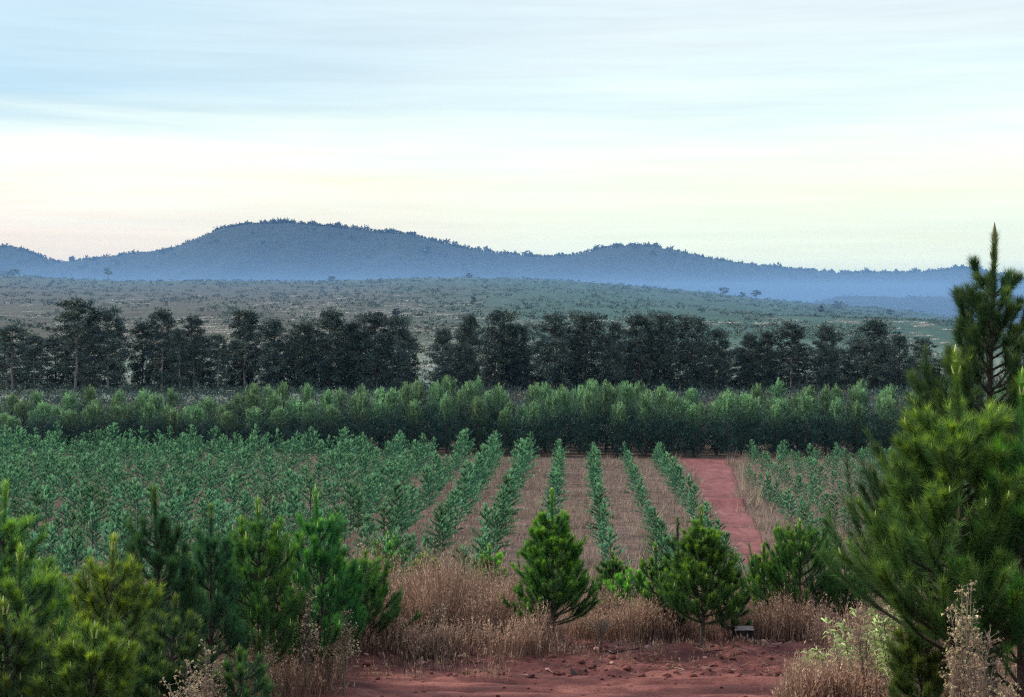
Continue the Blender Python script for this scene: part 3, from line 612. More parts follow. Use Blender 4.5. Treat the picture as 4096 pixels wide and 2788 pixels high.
# ------------------------------------------------------------------ grasses
def grass(mb, x, y, zf, h, n_per, w, spread, lean=.17, a_top=True, bend=.25):
    n = len(x) * n_per; X_ = np.repeat(x, n_per) + rng.normal(size=n) * spread; Y_ = np.repeat(y, n_per) + rng.normal(size=n) * spread
    Z_ = zf(X_, Y_); hh = np.repeat(h, n_per) * rng.uniform(.45, 1.12, n); D = np.stack([rng.normal(size=n) * lean, rng.normal(size=n) * lean, np.ones(n)], 1); D /= np.linalg.norm(D, axis=1)[:, None]
    P = np.stack([X_, Y_, Z_ - .03], 1); mb.blades(P, D, hh, w, rng.random(n) * .5, bend=bend)
    return P, D, hh
def plumes(mb, P, D, hh, sub, m=5, ln=.05, w=.018):
    sel = rng.random(len(P)) < sub; P, D, hh = P[sel], D[sel], hh[sel]; P = np.repeat(P, m, 0); D = np.repeat(D, m, 0); hh = np.repeat(hh, m)
    n = len(P); u = rng.uniform(.68, 1.0, n); Q = P + D * (hh * u)[:, None]; E = D + rng.normal(size=(n, 3)) * .45; E /= np.linalg.norm(E, axis=1)[:, None]
    mb.blades(Q, E, ln * rng.uniform(.6, 1.4, n), w, rng.uniform(.5, 1, n))
TZv = np.vectorize(top_z)
gm = MB()
def patch(px0, px1, d0, d1, n, h0, h1, per=16, spread=.12, w=.011, noise=True, pl=.5):
    px = rng.uniform(px0, px1, n); d = rng.uniform(d0, d1, n); x = px2x(px, d)
    if noise:
        k = vnoise(x / .7, d / .7, 131) > .25; x, d, px = x[k], d[k], px[k]
    e = np.minimum((px - px0), (px1 - px)) / max(1.0, (px1 - px0)); hs = rng.uniform(h0, h1, len(x)) * (0.5 + .85 * vnoise(x / .45, d / 1.2, 137)) * np.clip(.6 + e * 4, .6, 1)
    P, D, hh = grass(gm, x, d, TZv, hs, per, w, spread); plumes(gm, P, D, hh, pl)
patch(340, 532, 28.4, 31.8, 620, 1.2, 1.8, 26)
patch(345, 520, 27.2, 28.8, 90, .3, .8, 16)
patch(508, 560, 26.8, 28.3, 60, .4, .8, 16)
patch(570, 690, 29.2, 31.5, 230, .55, .85, 18)
patch(626, 672, 28.6, 29.8, 90, .7, .95, 20)
patch(715, 822, 29.3, 32.5, 360, .85, 1.2, 22)
patch(724, 764, 27.75, 27.95, 22, .08, .22, 10, spread=.1, pl=.2)
patch(300, 520, 26.9, 28.0, 200, .3, .8, 18)
patch(230, 330, 22.0, 26.5, 260, .35, .9, 16, w=.009)
patch(690, 730, 29.6, 32, 70, .3, .6, 14)
patch(230, 352, 26.5, 30.5, 320, .7, 1.15, 18)
patch(250, 345, 23.5, 26, 90, .3, .7, 14)
patch(-20, 250, 19, 28, 520, .3, .8, 14, w=.009)
patch(800, 880, 21.2, 24.5, 420, .6, 1.0, 24, w=.009)
patch(785, 835, 21.0, 23.0, 90, .25, .5, 14, w=.009)
patch(865, 1060, 19.5, 26, 420, .35, .8, 16, w=.009)
patch(815, 1060, 26, 33, 330, .5, 1.0, 16)
patch(480, 740, 26.6, 28.6, 130, .08, .28, 12, spread=.1, pl=.1)
patch(300, 520, 25.2, 27.4, 110, .08, .3, 12, spread=.1, pl=.1)
patch(-60, 1100, 32, 50, 1500, .5, .9, 12, spread=.2, w=.014, pl=.3)
n = 5200; px = rng.uniform(240, 1040, n); d = rng.uniform(21.5, 28.5, n); x = px2x(px, d); kk = (vnoise(x / .6, d / .6, 151) > .5) & ((d > 25.6) | (px > 800)); x, d = x[kk], d[kk]; n = len(x)
D = rng.normal(size=(n, 3)) * np.array([1, 1, .16]) + np.array([0, 0, .06]); D /= np.linalg.norm(D, axis=1)[:, None]
gm.blades(np.stack([x, d, TZv(x, d) + .02], 1), D, rng.uniform(.08, .38, n), .012, rng.random(n))
gob = link('dry_grass', gm.mesh('dry_grass', M_grass)); tag(gob, 'tall dry brown grass with feathery tops along the road verge', 'grass', kind='stuff')
# field grass between rows
fg = MB(); n = 26000; y = 50 + 92 * rng.random(n) ** 1.15; px = rng.uniform(-20, 1040, n); x = px2x(px, y)
l, r = track_lr(y); c_ = x - .0433 * y
k = ~((x > l - .4 + 1.3 * vnoise(y / 1.7, y * 0, 145)) & (x < r + .4 - 1.4 * vnoise(y / 1.9, y * 0, 147))) & (vnoise(x / 1.6, y / 1.6, 141) > .22); x, y, l, r = x[k], y[k], l[k], r[k]
nearedge = np.exp(-np.minimum(np.abs(x - l), np.abs(x - r)) / .9)
h = (.18 + .85 * vnoise(x / .8, y / 1.1, 143) ** 2 * (1 + 1.0 * (vnoise(x / 1.3, y / 1.6, 149) > .78)) + .15 * vnoise(x / 4, y / 4, 144)) * (1 + .9 * nearedge) * (1 + 0.4 * (c_[k] > 12)); per = 9; n = len(x) * per
X_ = np.repeat(x, per) + rng.normal(size=n) * .17; Y_ = np.repeat(y, per) + rng.normal(size=n) * .17; D = np.stack([rng.normal(size=n) * .4, rng.normal(size=n) * .4, np.ones(n)], 1); D /= np.linalg.norm(D, axis=1)[:, None]
fg.blades(np.stack([X_, Y_, G(X_, Y_) - .03], 1), D, np.repeat(h, per) * rng.uniform(.5, 1.2, n), .03, rng.random(n))
fgo = link('field_grass', fg.mesh('field_grass', M_fgrass)); tag(fgo, 'short dry pinkish brown grass between the planted rows', 'grass', kind='stuff')

# ------------------------------------------------------------------ foreground pines
def near_pine(H, R, seed, nwh=11, br=5, needle=.17, w=.005, fresh=.5, dens=1.0, candle=.10, sub=3, low=.10, shape=.75, upswept=1.0, blen=1.0, spire=.76):
    """long-needled young pine: trunk, upswept branches, needle brushes, pale upright shoots"""
    global rng; keep_ = rng; rng = np.random.default_rng(seed)
    t = MB(); b = MB(); c = MB(); cd = MB()
    l1, l2 = rng.normal(size=2) * .04 * H / 3
    def tp(f): return np.array([l1 * sin(f * 3), l2 * sin(f * 4), H * f])
    fs_ = np.linspace(0, .93, 12); P_ = [tp(f) for f in fs_]; P_[0] = P_[0] - np.array([0, 0, .25]); t.tube(P_, np.linspace(.020 + .011 * H, .009, 12), 8)
    def brush(pts, ua, ub, n, g, ang=(.32, .80), nl=needle * .88):
        pts = np.asarray(pts); m = len(pts) - 1; u = rng.uniform(ua, ub, n) * m; i = np.minimum(u.astype(int), m - 1); fr = (u - i)[:, None]
        P = pts[i] * (1 - fr) + pts[i + 1] * fr; T = pts[i + 1] - pts[i]; T /= np.linalg.norm(T, axis=1)[:, None]
        Rn = rng.normal(size=(n, 3)); S = np.cross(T, Rn); S /= np.linalg.norm(S, axis=1)[:, None]; a = rng.uniform(*ang, n)[:, None]
        D = T * np.cos(a) + S * np.sin(a) + np.array([0, 0, -.10]); D /= np.linalg.norm(D, axis=1)[:, None]
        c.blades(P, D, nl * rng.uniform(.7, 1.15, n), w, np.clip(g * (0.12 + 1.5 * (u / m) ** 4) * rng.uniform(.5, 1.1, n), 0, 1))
    def shoot_tip(p, d_, s=1.0):
        e = p + d_ * candle * s; cd.tube([p - d_ * .02, p + d_ * candle * s * .6, e], [.011 * s + w * .6, .009 * s + w * .4, .003], 5, a=rng.random())
    for k in range(nwh):
        f = low + (spire - low) * (k + .5) / nwh; env = R * ((.97 - f) / (.97 - low)) ** (shape + .12) * blen + .06
        nb_ = br if f < .8 else max(3, br - 1)
        for j in range(nb_):
            a = j * 2 * pi / nb_ + k * 1.1 + rng.normal() * .22; ln = env * rng.uniform(.72, 1.12); el0 = rng.uniform(.15, .5) * upswept + .25 * f; el1 = min(1.35, el0 + rng.uniform(.45, .9) * upswept)
            p = tp(f + rng.uniform(-.012, .012)); pts = [p]; m = 6
            for q in range(m):
                el = el0 + (el1 - el0) * (q / (m - 1)) ** 1.6; p = p + np.array([cos(a) * cos(el), sin(a) * cos(el), sin(el)]) * ln / m; pts.append(p)
            pts = np.array(pts); b.tube(pts, np.linspace(.010 + .010 * ln, .004, m + 1), 5)
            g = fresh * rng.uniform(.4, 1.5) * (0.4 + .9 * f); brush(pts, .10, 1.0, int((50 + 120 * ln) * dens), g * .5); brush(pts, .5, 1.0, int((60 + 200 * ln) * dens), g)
            T = pts[-1] - pts[-2]; T /= np.linalg.norm(T); brush(pts, .86, 1.0, int(60 * dens), min(1, g * 1.5), (.10, .5))
            if rng.random() < .22: shoot_tip(pts[-1], (T * .5 + np.array([0, 0, .8])) / np.linalg.norm(T * .5 + np.array([0, 0, .8])), rng.uniform(.5, 1.1))
            for s in range(sub if ln > .35 else 1):
                q = rng.uniform(1.6, 4.8); i = int(q); ps = pts[i] + (pts[i + 1] - pts[i]) * (q - i); a2 = a + rng.choice([-1, 1]) * rng.uniform(.4, 1.0); l2_ = ln * rng.uniform(.25, .5)
                el = rng.uniform(.4, .9) * upswept; pp = [ps]
                for z in range(3): el += .18; ps = ps + np.array([cos(a2) * cos(el), sin(a2) * cos(el), sin(el)]) * l2_ / 3; pp.append(ps)
                b.tube(pp, [.007, .006, .005, .003], 4); brush(pp, .2, 1, int((30 + 190 * l2_) * dens), g * rng.uniform(.7, 1.4))
                if rng.random() < .07: shoot_tip(pp[-1], np.array([0, 0, 1.0]), .6)
    lead = [tp(f) for f in np.linspace(.60, .97, 7)]; brush(lead, 0, 1, int(720 * dens * max(.6, H / 4)), fresh, (.3, .85), needle * .8); brush(lead, .8, 1, int(70 * dens), 1.0, (.1, .5))
    brush(lead, .55, 1, int(520 * dens * max(.6, H / 4)), fresh * .9, (.18, .5), needle * .75)
    shoot_tip(tp(.96), np.array([0, 0, 1.0]), max(1.2, H * .04 / candle))
    for q in range(3): 
        a = rng.uniform(0, 6.3); shoot_tip(tp(.93) + np.array([cos(a) * .03, sin(a) * .03, 0]), np.array([cos(a) * .3, sin(a) * .3, .95]), .8)
    rng = keep_; return t, b, c, cd
NPINES = [
 # px trunk, top y, depth, radius, material, opts, label
 (992, 222, 19.6, 1.62, 'D', dict(nwh=19, br=5, fresh=.22, dens=1.5, needle=.18, w=.0045, shape=.86, sub=4, upswept=1.1, low=.12, spire=.88), 'tallest pine in view, its dark pointed top rising above the mountains'),
 (955, 344, 18.0, 1.24, 'O', dict(nwh=15, br=5, fresh=.32, dens=1.45, needle=.19, w=.0045, shape=.85, sub=4, low=.20, upswept=.85), 'broad pine with bright green shoots, in front left of the tallest pine'),
 (1022, 366, 17.6, .85, 'B', dict(nwh=10, br=5, fresh=.5, dens=1.2, needle=.20, w=.0045, shape=.75, sub=3, low=.12, upswept=1.2), 'bright shooted pine cut by the right edge of the photo'),
 (922, 600, 18.8, .36, 'O', dict(nwh=6, br=5, fresh=.3, dens=1.2, needle=.18, shape=.5, sub=3), 'short bushy olive pine at the foot of the big right pine'),
 (6, 492, 20.0, .80, 'D', dict(nwh=9, br=5, fresh=.7, dens=1.0, needle=.17, shape=.7), 'pine with yellow-green top at the left edge of the photo'),
 (22, 556, 17.0, .62, 'D', dict(nwh=7, br=5, fresh=.85, dens=1.1, needle=.16, shape=.6), 'short pine with glowing yellow tip, second from the left edge'),
 (114, 545, 18.8, .60, 'O', dict(nwh=7, br=5, fresh=.62, dens=1.0, needle=.16, shape=.6, low=.2), 'yellow-green pine with a visible forked stem'),
 (156, 497, 21.0, .72, 'D', dict(nwh=8, br=5, fresh=.12, dens=1.15, needle=.17, shape=.75, upswept=1.35), 'dark pine with a thick black-green spire'),
 (211, 514, 22.0, .62, 'D', dict(nwh=8, br=5, fresh=.12, dens=1.0, needle=.16, shape=.75, upswept=1.4), 'slim dark pine just right of the thick dark spire'),
 (259, 508, 23.0, .72, 'B', dict(nwh=9, br=6, fresh=.42, dens=1.05, needle=.15, shape=.55, upswept=1.3, candle=.14), 'upright pine with many pale candle shoots'),
 (318, 498, 24.0, .68, 'B', dict(nwh=9, br=6, fresh=.30, dens=1.05, needle=.15, shape=.6, upswept=1.3, candle=.14), 'tall narrow green pine right of the candle-tipped one'),
 (366, 556, 27.5, .60, 'B', dict(nwh=8, br=5, fresh=.35, dens=1.1, needle=.14, shape=.6, low=.03), 'low green pine at the left end of the tall grass'),
 (92, 634, 15.4, .40, 'O', dict(nwh=6, br=6, fresh=.42, dens=1.2, needle=.14, shape=.45, low=.2), 'small vivid green pine low in the left foreground'),
 (2, 610, 15.6, .42, 'D', dict(nwh=6, br=5, fresh=.45, dens=1.1, needle=.14, shape=.5), 'small green pine in the lower left corner'),
 (48, 640, 16.2, .45, 'D', dict(nwh=6, br=5, fresh=.3, dens=1.0, needle=.14, shape=.5), 'low dark pine between the lower left corner and the small vivid one'),
 (140, 655, 17.0, .45, 'D', dict(nwh=5, br=5, fresh=.35, dens=1.0, needle=.14, shape=.5), 'low dark green pine right of the small vivid one'),
 (290, 585, 24.4, .50, 'D', dict(nwh=7, br=5, fresh=.25, dens=1.0, needle=.14, shape=.5), 'low dark pine filling the gap behind the tallest dead weed'),
 (38, 566, 25.0, .62, 'B', dict(nwh=7, br=5, fresh=.35, needle=.14, shape=.6), 'green pine behind the two left edge pines'),
 (84, 572, 24.0, .58, 'D', dict(nwh=7, br=5, fresh=.45, needle=.14, shape=.6), 'green pine just behind and left of the yellow-green one'),
 (136, 584, 25.5, .55, 'B', dict(nwh=6, br=5, fresh=.5, needle=.14, shape=.6), 'low pine between the yellow-green one and the thick dark spire'),
 (188, 560, 25.5, .60, 'D', dict(nwh=7, br=5, fresh=.3, needle=.14, shape=.6), 'dull green pine filling the gap between the two dark spires'),
 (234, 556, 26.5, .60, 'B', dict(nwh=7, br=5, fresh=.3, needle=.14, shape=.6), 'green pine between the slim dark spire and the candle pine'),
 (342, 560, 27.0, .62, 'B', dict(nwh=7, br=5, fresh=.35, needle=.13, shape=.6), 'green pine half hidden right of the tall narrow one'),
 (176, 604, 17.4, .45, 'D', dict(nwh=6, br=5, fresh=.25, dens=1.0, needle=.14, shape=.5), 'short dull green pine under the dark pair'),
 (240, 655, 16.6, .30, 'D', dict(nwh=4, br=5, fresh=.25, dens=1.0, needle=.12, shape=.5), 'tiny green pine among dead weeds by the road'),
 (64, 600, 21.0, .55, 'D', dict(nwh=6, br=5, fresh=.3, dens=1.0, needle=.15, shape=.55), 'dull pine between the left edge trees and the yellow-green one'),
 (553, 496, 28.4, .72, 'B', dict(nwh=13, br=6, fresh=.55, dens=1.2, needle=.13, shape=.85, w=.007, sub=4, low=.13, candle=.08, upswept=.9), 'full conical pine alone in the middle of the verge'),
 (702, 512, 28.4, .68, 'B', dict(nwh=12, br=6, fresh=.55, dens=1.2, needle=.13, shape=.85, w=.007, sub=4, low=.13, candle=.08, upswept=.9), 'full conical pine beside the burnt stump'),
 (677, 523, 29.4, .30, 'D', dict(nwh=8, br=4, fresh=.15, dens=1.0, needle=.12, shape=.4, w=.007, sub=1), 'very slim dark pine against the left side of a fuller one'),
 (732, 556, 28.8, .26, 'D', dict(nwh=6, br=4, fresh=.3, dens=1.0, needle=.12, shape=.4, w=.007, sub=1), 'thin dark pine just above the burnt stump'),
 (656, 548, 29.6, .40, 'B', dict(nwh=6, br=5, fresh=.6, dens=1.0, needle=.12, shape=.45, w=.007, sub=2), 'small bright pine left of the slim dark one'),
 (800, 525, 30.5, .95, 'B', dict(nwh=9, br=6, fresh=.32, dens=1.05, needle=.13, shape=.55, w=.007, sub=3), 'medium green pine left of the pale leafy weeds'),
 (764, 548, 31.0, .36, 'B', dict(nwh=7, br=5, fresh=.8, dens=1.0, needle=.12, shape=.45, w=.007, sub=2, candle=.14), 'small yellow-green pine at the mouth of the red track'),
 (848, 578, 31.0, .75, 'B', dict(nwh=6, br=6, fresh=.2, dens=1.0, needle=.13, shape=.5, w=.007), 'low spreading green pine behind the pale leafy weeds'),
 (612, 555, 33.0, .36, 'B', dict(nwh=6, br=5, fresh=.35, dens=1.0, needle=.12, shape=.5, w=.008, sub=2), 'small green pine behind grass, right of the middle conical pine'),
 (628, 578, 31.5, .50, 'B', dict(nwh=5, br=6, fresh=.8, dens=1.0, needle=.12, shape=.4, w=.008, sub=2), 'low light green pine between the two conical pines'),
 (490, 548, 36.0, .42, 'B', dict(nwh=6, br=5, fresh=.9, dens=1.0, needle=.12, shape=.5, w=.009, sub=2), 'bright yellow-green pine peeping over the tall grass near its right end'),
 (425, 556, 36.0, .42, 'B', dict(nwh=6, br=5, fresh=.8, dens=1.0, needle=.12, shape=.5, w=.009, sub=2), 'green pine peeping over the middle of the tall grass'),
 (388, 536, 37.0, .50, 'B', dict(nwh=6, br=5, fresh=.3, dens=1.0, needle=.12, shape=.5, w=.009, sub=2), 'dark green pine peeping over the left end of the tall grass'),
]
def two(a, b, name, m1, m2):
    V = np.vstack(a.v + b.v); f3 = [f for f in a.f3] + [f + a.n for f in b.f3]; f4 = [f + a.n for f in b.f4]
    n3a = sum(len(f) for f in a.f3); n3 = sum(len(f) for f in f3); n4 = sum(len(f) for f in f4)
    mi = np.concatenate([np.zeros(n3a), np.ones(n3 - n3a + n4)])
    return mesh_np(name, V, [np.vstack(f3), np.vstack(f4)], [m1, m2], mi=mi, attr={'growth': np.concatenate(a.a + b.a)})
MT = {'B': M_needle_bright, 'D': M_needle_dark, 'O': M_needle_olive}
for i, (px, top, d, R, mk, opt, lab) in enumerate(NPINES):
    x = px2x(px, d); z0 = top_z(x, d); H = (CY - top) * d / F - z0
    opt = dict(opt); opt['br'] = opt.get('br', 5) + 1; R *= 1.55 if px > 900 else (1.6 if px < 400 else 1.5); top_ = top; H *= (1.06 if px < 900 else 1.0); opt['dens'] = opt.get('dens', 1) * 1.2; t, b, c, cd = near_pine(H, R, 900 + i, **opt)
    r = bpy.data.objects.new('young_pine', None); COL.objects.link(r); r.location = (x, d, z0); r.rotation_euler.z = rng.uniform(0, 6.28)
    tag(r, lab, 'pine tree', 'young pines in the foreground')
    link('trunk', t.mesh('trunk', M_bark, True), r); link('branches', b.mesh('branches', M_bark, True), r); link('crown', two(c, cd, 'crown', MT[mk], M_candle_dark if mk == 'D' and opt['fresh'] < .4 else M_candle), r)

# ------------------------------------------------------------------ dead weeds with pale seed heads
def weed(H, R, seed, stems=11, headsz=.028, droop=0.0, fill=1.0):
    global rng; keep_ = rng; rng = np.random.default_rng(seed); s = MB(); h = MB()
    for k in range(stems):
        a = rng.uniform(0, 6.28); rr = R * rng.uniform(.1, 1); L_ = H * rng.uniform(.6, 1.0) * (1 - .25 * rr / R)
        pts = [np.array([cos(a) * rr * u ** 1.5 + rng.normal() * .01, sin(a) * rr * u ** 1.5 + rng.normal() * .01, L_ * u - .05 * (u == 0)]) for u in np.linspace(0, 1, 6)]
        s.tube(pts, np.linspace(.007, .003, 6), 4)
        for j in range(int(18 * fill)):
            u = rng.uniform(.42, 1.0); i = min(4, int(u * 5)); p = pts[i] + (pts[i + 1] - pts[i]) * (u * 5 - i); a2 = rng.uniform(0, 6.28); l = (.06 + .16 * (1.15 - u)) * rng.uniform(.6, 1.4)
            e = p + np.array([cos(a2) * l, sin(a2) * l, l * rng.uniform(.2, .9)]); s.tube([p, e], [.003, .002], 3)
            headsz_ = headsz * rng.uniform(.35, .95)
            for q in range(2):
                cc = e + rng.normal(size=3) * headsz_ * .8; clump_blades(h, cc, (headsz_ * .6,) * 3, 7, headsz_ * 1.1, headsz_ * .7, rng.random(), .2)
    r = s.mesh('stems', M_stem), h.mesh('seed_heads', M_seed); rng = keep_; return r
WEEDS = [(307, 572, 23.0, .30, 12, .030, 'tallest dead weed, its pale seed heads standing left of the grass'),
         (292, 590, 25.4, .22, 8, .026, 'dead weed leaning close on the left of the tallest weed'),
         (345, 606, 23.6, .32, 11, .026, 'bushy dead weed right of the tallest weed, on the road edge'),
         (330, 622, 24.0, .25, 9, .026, 'short dead weed in front of the tall weeds by the road'),
         (262, 612, 22.6, .26, 10, .028, 'brown seedy weed between the candle pine and the tall weed'),
         (206, 628, 16.4, .22, 11, .028, 'pale leaning seedy weed under the left pines'),
         (184, 650, 15.9, .24, 9, .026, 'short pale weed at the bottom edge under the left pines'),
         (100, 540, 24.5, .24, 8, .030, 'pale seedy weed behind the yellow-green pine'),
         (176, 540, 26.0, .20, 6, .026, 'small straw-coloured weed behind the dark spire pine'),
         (366, 520, 38.0, .30, 8, .036, 'straw-coloured weed rising behind the grass at its left end'),
         (60, 615, 18.0, .2, 7, .024, 'thin dead weed at the far left beneath the yellow tip pine'),
         (962, 553, 16.2, .24, 15, .030, 'tall cream seed-headed weed in front of the big right pine'),
         (978, 600, 16.0, .26, 10, .028, 'second cream weed leaning right beside the tall cream one'),
         (1000, 668, 15.8, .3, 9, .028, 'low seedy weed in the lower right corner'),
         (866, 598, 21.4, .26, 11, .030, 'seedy weed among yellow-green leaves above the right grass'),
         (840, 640, 22.0, .35, 12, .026, 'brown seedy weed in the right-hand grass clump'),
         (808, 655, 21.8, .30, 10, .024, 'seedy weed at the road edge of the right-hand grass clump'),
         (905, 640, 20.5, .40, 12, .024, 'wide brown weed below the short olive pine'),
         (534, 612, 27.6, .28, 10, .024, 'brown weed against the trunk of the middle conical pine'),
         (436, 600, 28.2, .30, 11, .024, 'seedy weed in front of the tall brown grass'),
         (600, 612, 28.6, .3, 9, .022, 'brown weed right of the middle conical pine'),
         (900, 570, 30.5, .3, 9, .03, 'tan weed between the low spreading pine and the big right pines')]
for i, (px, top, d, R, st, hs, lab) in enumerate(WEEDS):
    x = px2x(px, d); z0 = top_z(x, d); H = (CY - top) * d / F - z0; sm_, hm_ = weed(H, R, 1000 + i, st, hs)
    r = bpy.data.objects.new('dead_weed', None); COL.objects.link(r); r.location = (x, d, z0); tag(r, lab, 'weed', 'dead weeds with seed heads'); link('stems', sm_, r); link('seed_heads', hm_, r)
def leafy(H, R, seed, stems=7):
    global rng; keep_ = rng; rng = np.random.default_rng(seed); s = MB(); h = MB()
    for k in range(stems):
        a = rng.uniform(0, 6.28); pts = [np.array([cos(a) * R * u ** 1.6, sin(a) * R * u ** 1.6, H * rng.uniform(.97, 1.0) * u * (1 - .1 * k / stems)]) for u in np.linspace(0, 1, 6)]
        s.tube(pts, np.linspace(.009, .004, 6), 4); n = 22; u = rng.uniform(.35, 1, n) * 5; i = np.minimum(u.astype(int), 4); fr = (u - i)[:, None]; pts = np.array(pts)
        P = pts[i] * (1 - fr) + pts[i + 1] * fr; aa = rng.uniform(0, 6.28, n); D = np.stack([np.cos(aa), np.sin(aa), rng.uniform(.1, .8, n)], 1); D /= np.linalg.norm(D, axis=1)[:, None]
        h.blades(P, D, rng.uniform(.12, .24, n), .035, rng.random(n), bend=1.0)
    r = s.mesh('stems', M_stem), h.mesh('leaves', M_leafweed); rng = keep_; return r
for i, (px, top, d, R, st, lab) in enumerate([(880, 600, 21.8, .38, 9, 'pale leafy weed with arching yellow-green leaves above the right grass'),
        (852, 622, 23.0, .42, 9, 'arching leafy weed left of the paler one, over the grass clump'),
        (893, 612, 20.8, .26, 7, 'light green leafy weed touching the short olive pine'),
        (818, 648, 22.4, .22, 6, 'small yellowish leafy weed at the road edge')]):
    x = px2x(px, d); z0 = top_z(x, d); H = (CY - top) * d / F - z0; a_, b_ = leafy(H, R, 1100 + i, st)
    r = bpy.data.objects.new('leafy_weed', None); COL.objects.link(r); r.location = (x, d, z0); tag(r, lab, 'weed', 'leafy weeds by the road'); link('stems', a_, r); link('leaves', b_, r)

# ------------------------------------------------------------------ burnt stump, stones, sticks
def lump(r, seed, sq=(1, 1, .6), seg=12, rings=8, amp=.35):
    V = []; 
    for i in range(rings + 1):
        th = pi * i / rings
        for j in range(seg):
            ph = 2 * pi * j / seg; d = np.array([sin(th) * cos(ph), sin(th) * sin(ph), cos(th)])
            k = 1 + amp * (float(vnoise(d[0] * 1.6 + 7 + seed, d[1] * 1.6 + d[2] * 1.9 + 3, seed)) - .5) * 2 * (0 < i < rings); V.append(d * k * r * np.array(sq))
    f = [(i * seg + j, i * seg + (j + 1) % seg, (i + 1) * seg + (j + 1) % seg, (i + 1) * seg + j) for i in range(rings) for j in range(seg)]
    return np.array(V), np.array(f)
d = 28.2; x = px2x(743, d); r = bpy.data.objects.new('tree_stump', None); COL.objects.link(r); r.location = (x, d, top_z(x, d) - .02)
tag(r, 'burnt black tree stump with pale weathered top beside the road', 'tree stump')
b = MB(); K_ = 22; th = np.arange(K_) * 2 * pi / K_; rad = .16 * (1 + .18 * np.sin(3 * th + 1) + .08 * np.sin(7 * th)); hs = [-.1, .03, .11, .20, .24]; fl = [1.2, 1.1, 1.0, 1.02, 1.06]
V = []; 
for q, (h_, f_) in enumerate(zip(hs, fl)): V += [(cos(a) * rr * f_ * 1.15, sin(a) * rr * f_ * .9, h_ + (.012 * sin(5 * a) if q >= 3 else 0)) for a, rr in zip(th, rad)]
V += [(cos(a) * rr * .75, sin(a) * rr * .6, .15) for a, rr in zip(th, rad)]
f = [(i * K_ + j, i * K_ + (j + 1) % K_, (i + 1) * K_ + (j + 1) % K_, (i + 1) * K_ + j) for i in range(5) for j in range(K_)]
V.append((0, 0, .13)); f3 = [(5 * K_ + j, 5 * K_ + (j + 1) % K_, 6 * K_) for j in range(K_)]
b.add(np.array(V), F3=np.array(f3), F4=np.array(f)); link('charred_body', b.mesh('charred_body', M_char), r)
b = MB(); V, f = lump(.18, 77, (1.2, .95, .075), 16, 6, .6); b.add(V + np.array([.02, 0, .25]), F4=f); link('weathered_top', b.mesh('weathered_top', M_wood), r)
STN = [(338, 664, .05, 'brick red stone at the left end of the road'), (752, 640, .11, 'rounded pinkish stone at the foot of the burnt stump'), (764, 642, .055, 'small grey-pink stone right of the burnt stump'), (772, 641, .05, 'flat pale stone under the right-hand verge grass'), (784, 641, .05, 'flat pale stone at the right end of the verge'),
       (436, 652, .07, 'orange-pink stone at the far edge of the road'), (461, 658, .085, 'oval cream stone on the road edge left of the middle pine'), (430, 655, .06, 'small pinkish stone left of the oval cream stone'), (422, 664, .06, 'pink stone in front of the orange-pink one'), (485, 651, .06, 'pale stone below the dark trunk of the middle pine'), (366, 658, .045, 'pale pebble under the seedy weeds'), (612, 664, .045, 'small pink stone in the middle of the road'), (420, 672, .05, 'dusky red stone near the road ruts'), (596, 656, .05, 'knobbly stone among the clods in mid verge'), (548, 672, .04, 'tiny pale stone in the rutted middle of the road'), (705, 662, .04, 'tiny pale stone on the smooth right side of the road'), (880, 637, .08, 'pale pink stone lying in the right-hand weeds'), (648, 647, .07, 'flat reddish stone below the right conical pine')]
for i, (px, py, rr, lab) in enumerate(STN):
    dd = 24.0
    for _ in range(30): dd = -top_z(px2x(px, dd), dd) * F / (py - CY)
    dd = min(max(dd, 20), 30); x = px2x(px, dd); V, f = lump(rr, 40 + i, (1.35, 1, .62)); b = MB(); b.add(V, F4=f)
    o = link('stone', b.mesh('stone', M_stone), None, (x, dd, top_z(x, dd) + rr * .25), rng.uniform(0, 6)); tag(o, lab, 'stone', 'stones along the road')
STK = [(600, 652, 640, 650, .02, 'long dark stick lying below the right conical pine'), (570, 667, 596, 668, .035, 'short thick black stick in the middle of the road'), (405, 657, 445, 659, .022, 'dark curved stick at the far left road edge'),
       (395, 634, 352, 646, .018, 'pale bent dead branch under the brown grass'), (690, 645, 722, 653, .02, 'dark root curving out of the bank'), (880, 684, 912, 664, .018, 'dark stick in the lower right litter')]
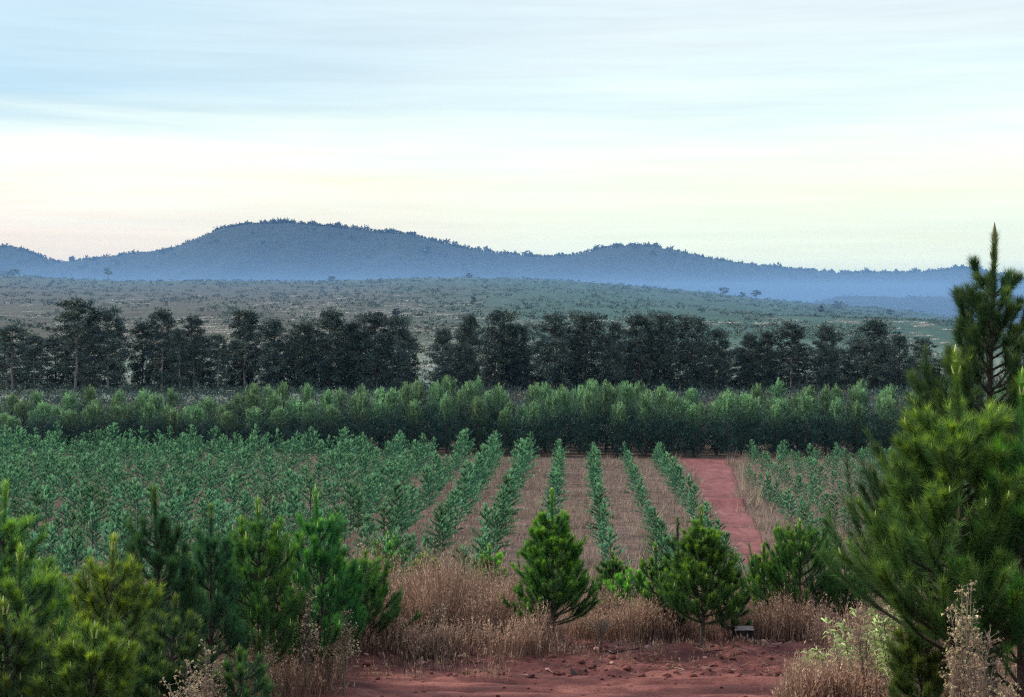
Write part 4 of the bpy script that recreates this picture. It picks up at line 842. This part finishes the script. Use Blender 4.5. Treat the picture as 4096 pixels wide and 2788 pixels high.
for i, (a, b0, c_, d0, rr, lab) in enumerate(STK):
    P = []
    for t in np.linspace(0, 1, 7):
        px, py = a + (c_ - a) * t, b0 + (d0 - b0) * t; dd = 24.0
        for _ in range(25): dd = min(29.8, max(20, -top_z(px2x(px, dd), dd) * F / (py - CY)))
        x = px2x(px, dd); P.append((x, dd, top_z(x, dd) + rr * .7 + (.22 * t if 'pale bent' in lab else 0) + .01 * sin(i + t * 9)))
    z = [p[2] for p in P]; z = np.convolve(np.pad(z, 1, 'edge'), [.25, .5, .25], 'valid'); P = [(p[0], p[1], q) for p, q in zip(P, z)]
    b = MB(); b.tube(P, np.linspace(rr, rr * .5, 7), 6); o = link('stick', b.mesh('stick', M_wood if 'pale' in lab else M_char)); tag(o, lab, 'stick', 'sticks on the road')
# clods and litter: uncountable
cm = MB()
for _ in range(1500):
    px = rng.uniform(300, 830) if rng.random() < .75 else rng.uniform(830, 1040); dd = rng.uniform(25.6, 28.8) if rng.random() < .7 else rng.uniform(21, 28.5); x = px2x(px, dd); rr = .012 + .06 * rng.random() ** 2.5 * (1 if dd > 25.5 else .5)
    V, f = lump(rr, int(rng.integers(1, 60)), (1.2, 1, .7), 6, 4, .5); cm.add(V + np.array([x, dd, top_z(x, dd) + rr * .2]), F4=f)
co = link('soil_clods', cm.mesh('soil_clods', M_dirt)); tag(co, 'red soil clods and crumbs along the churned road edge', 'soil clods', kind='stuff')

# ------------------------------------------------------------------ haze
def vol_box(name, x0, x1, y0, y1, z0, z1, dens, col):
    V = [(x, y, z) for x in (x0, x1) for y in (y0, y1) for z in (z0, z1)]
    f = [(0, 1, 3, 2), (4, 6, 7, 5), (0, 4, 5, 1), (2, 3, 7, 6), (0, 2, 6, 4), (1, 5, 7, 3)]
    m = bpy.data.materials.new(name); m.use_nodes = True; t = m.node_tree; t.nodes.clear()
    p = N(t, 'ShaderNodeVolumePrincipled', inp={'Density': dens, 'Anisotropy': 0.0}); p.inputs['Color'].default_value = (*col, 1)
    o = N(t, 'ShaderNodeOutputMaterial'); t.links.new(p.outputs[0], o.inputs['Volume'])
    me = bpy.data.meshes.new(name); me.from_pydata(V, [], f); me.materials.append(m); ob = link(name, me); return ob
h = vol_box('haze', -5200, 5200, -150, 6300, -130, 310, 0.42e-4, (0.12, 0.33, 0.68)); tag(h, 'pale blue morning haze filling the whole valley', 'haze', kind='stuff')
h = vol_box('valley_mist', -4200, 4200, 450, 4900, -95, 46, 3.0e-4, (0.31, 0.54, 0.86)); tag(h, 'low blue mist lying in the valley before the mountains', 'mist', kind='stuff')
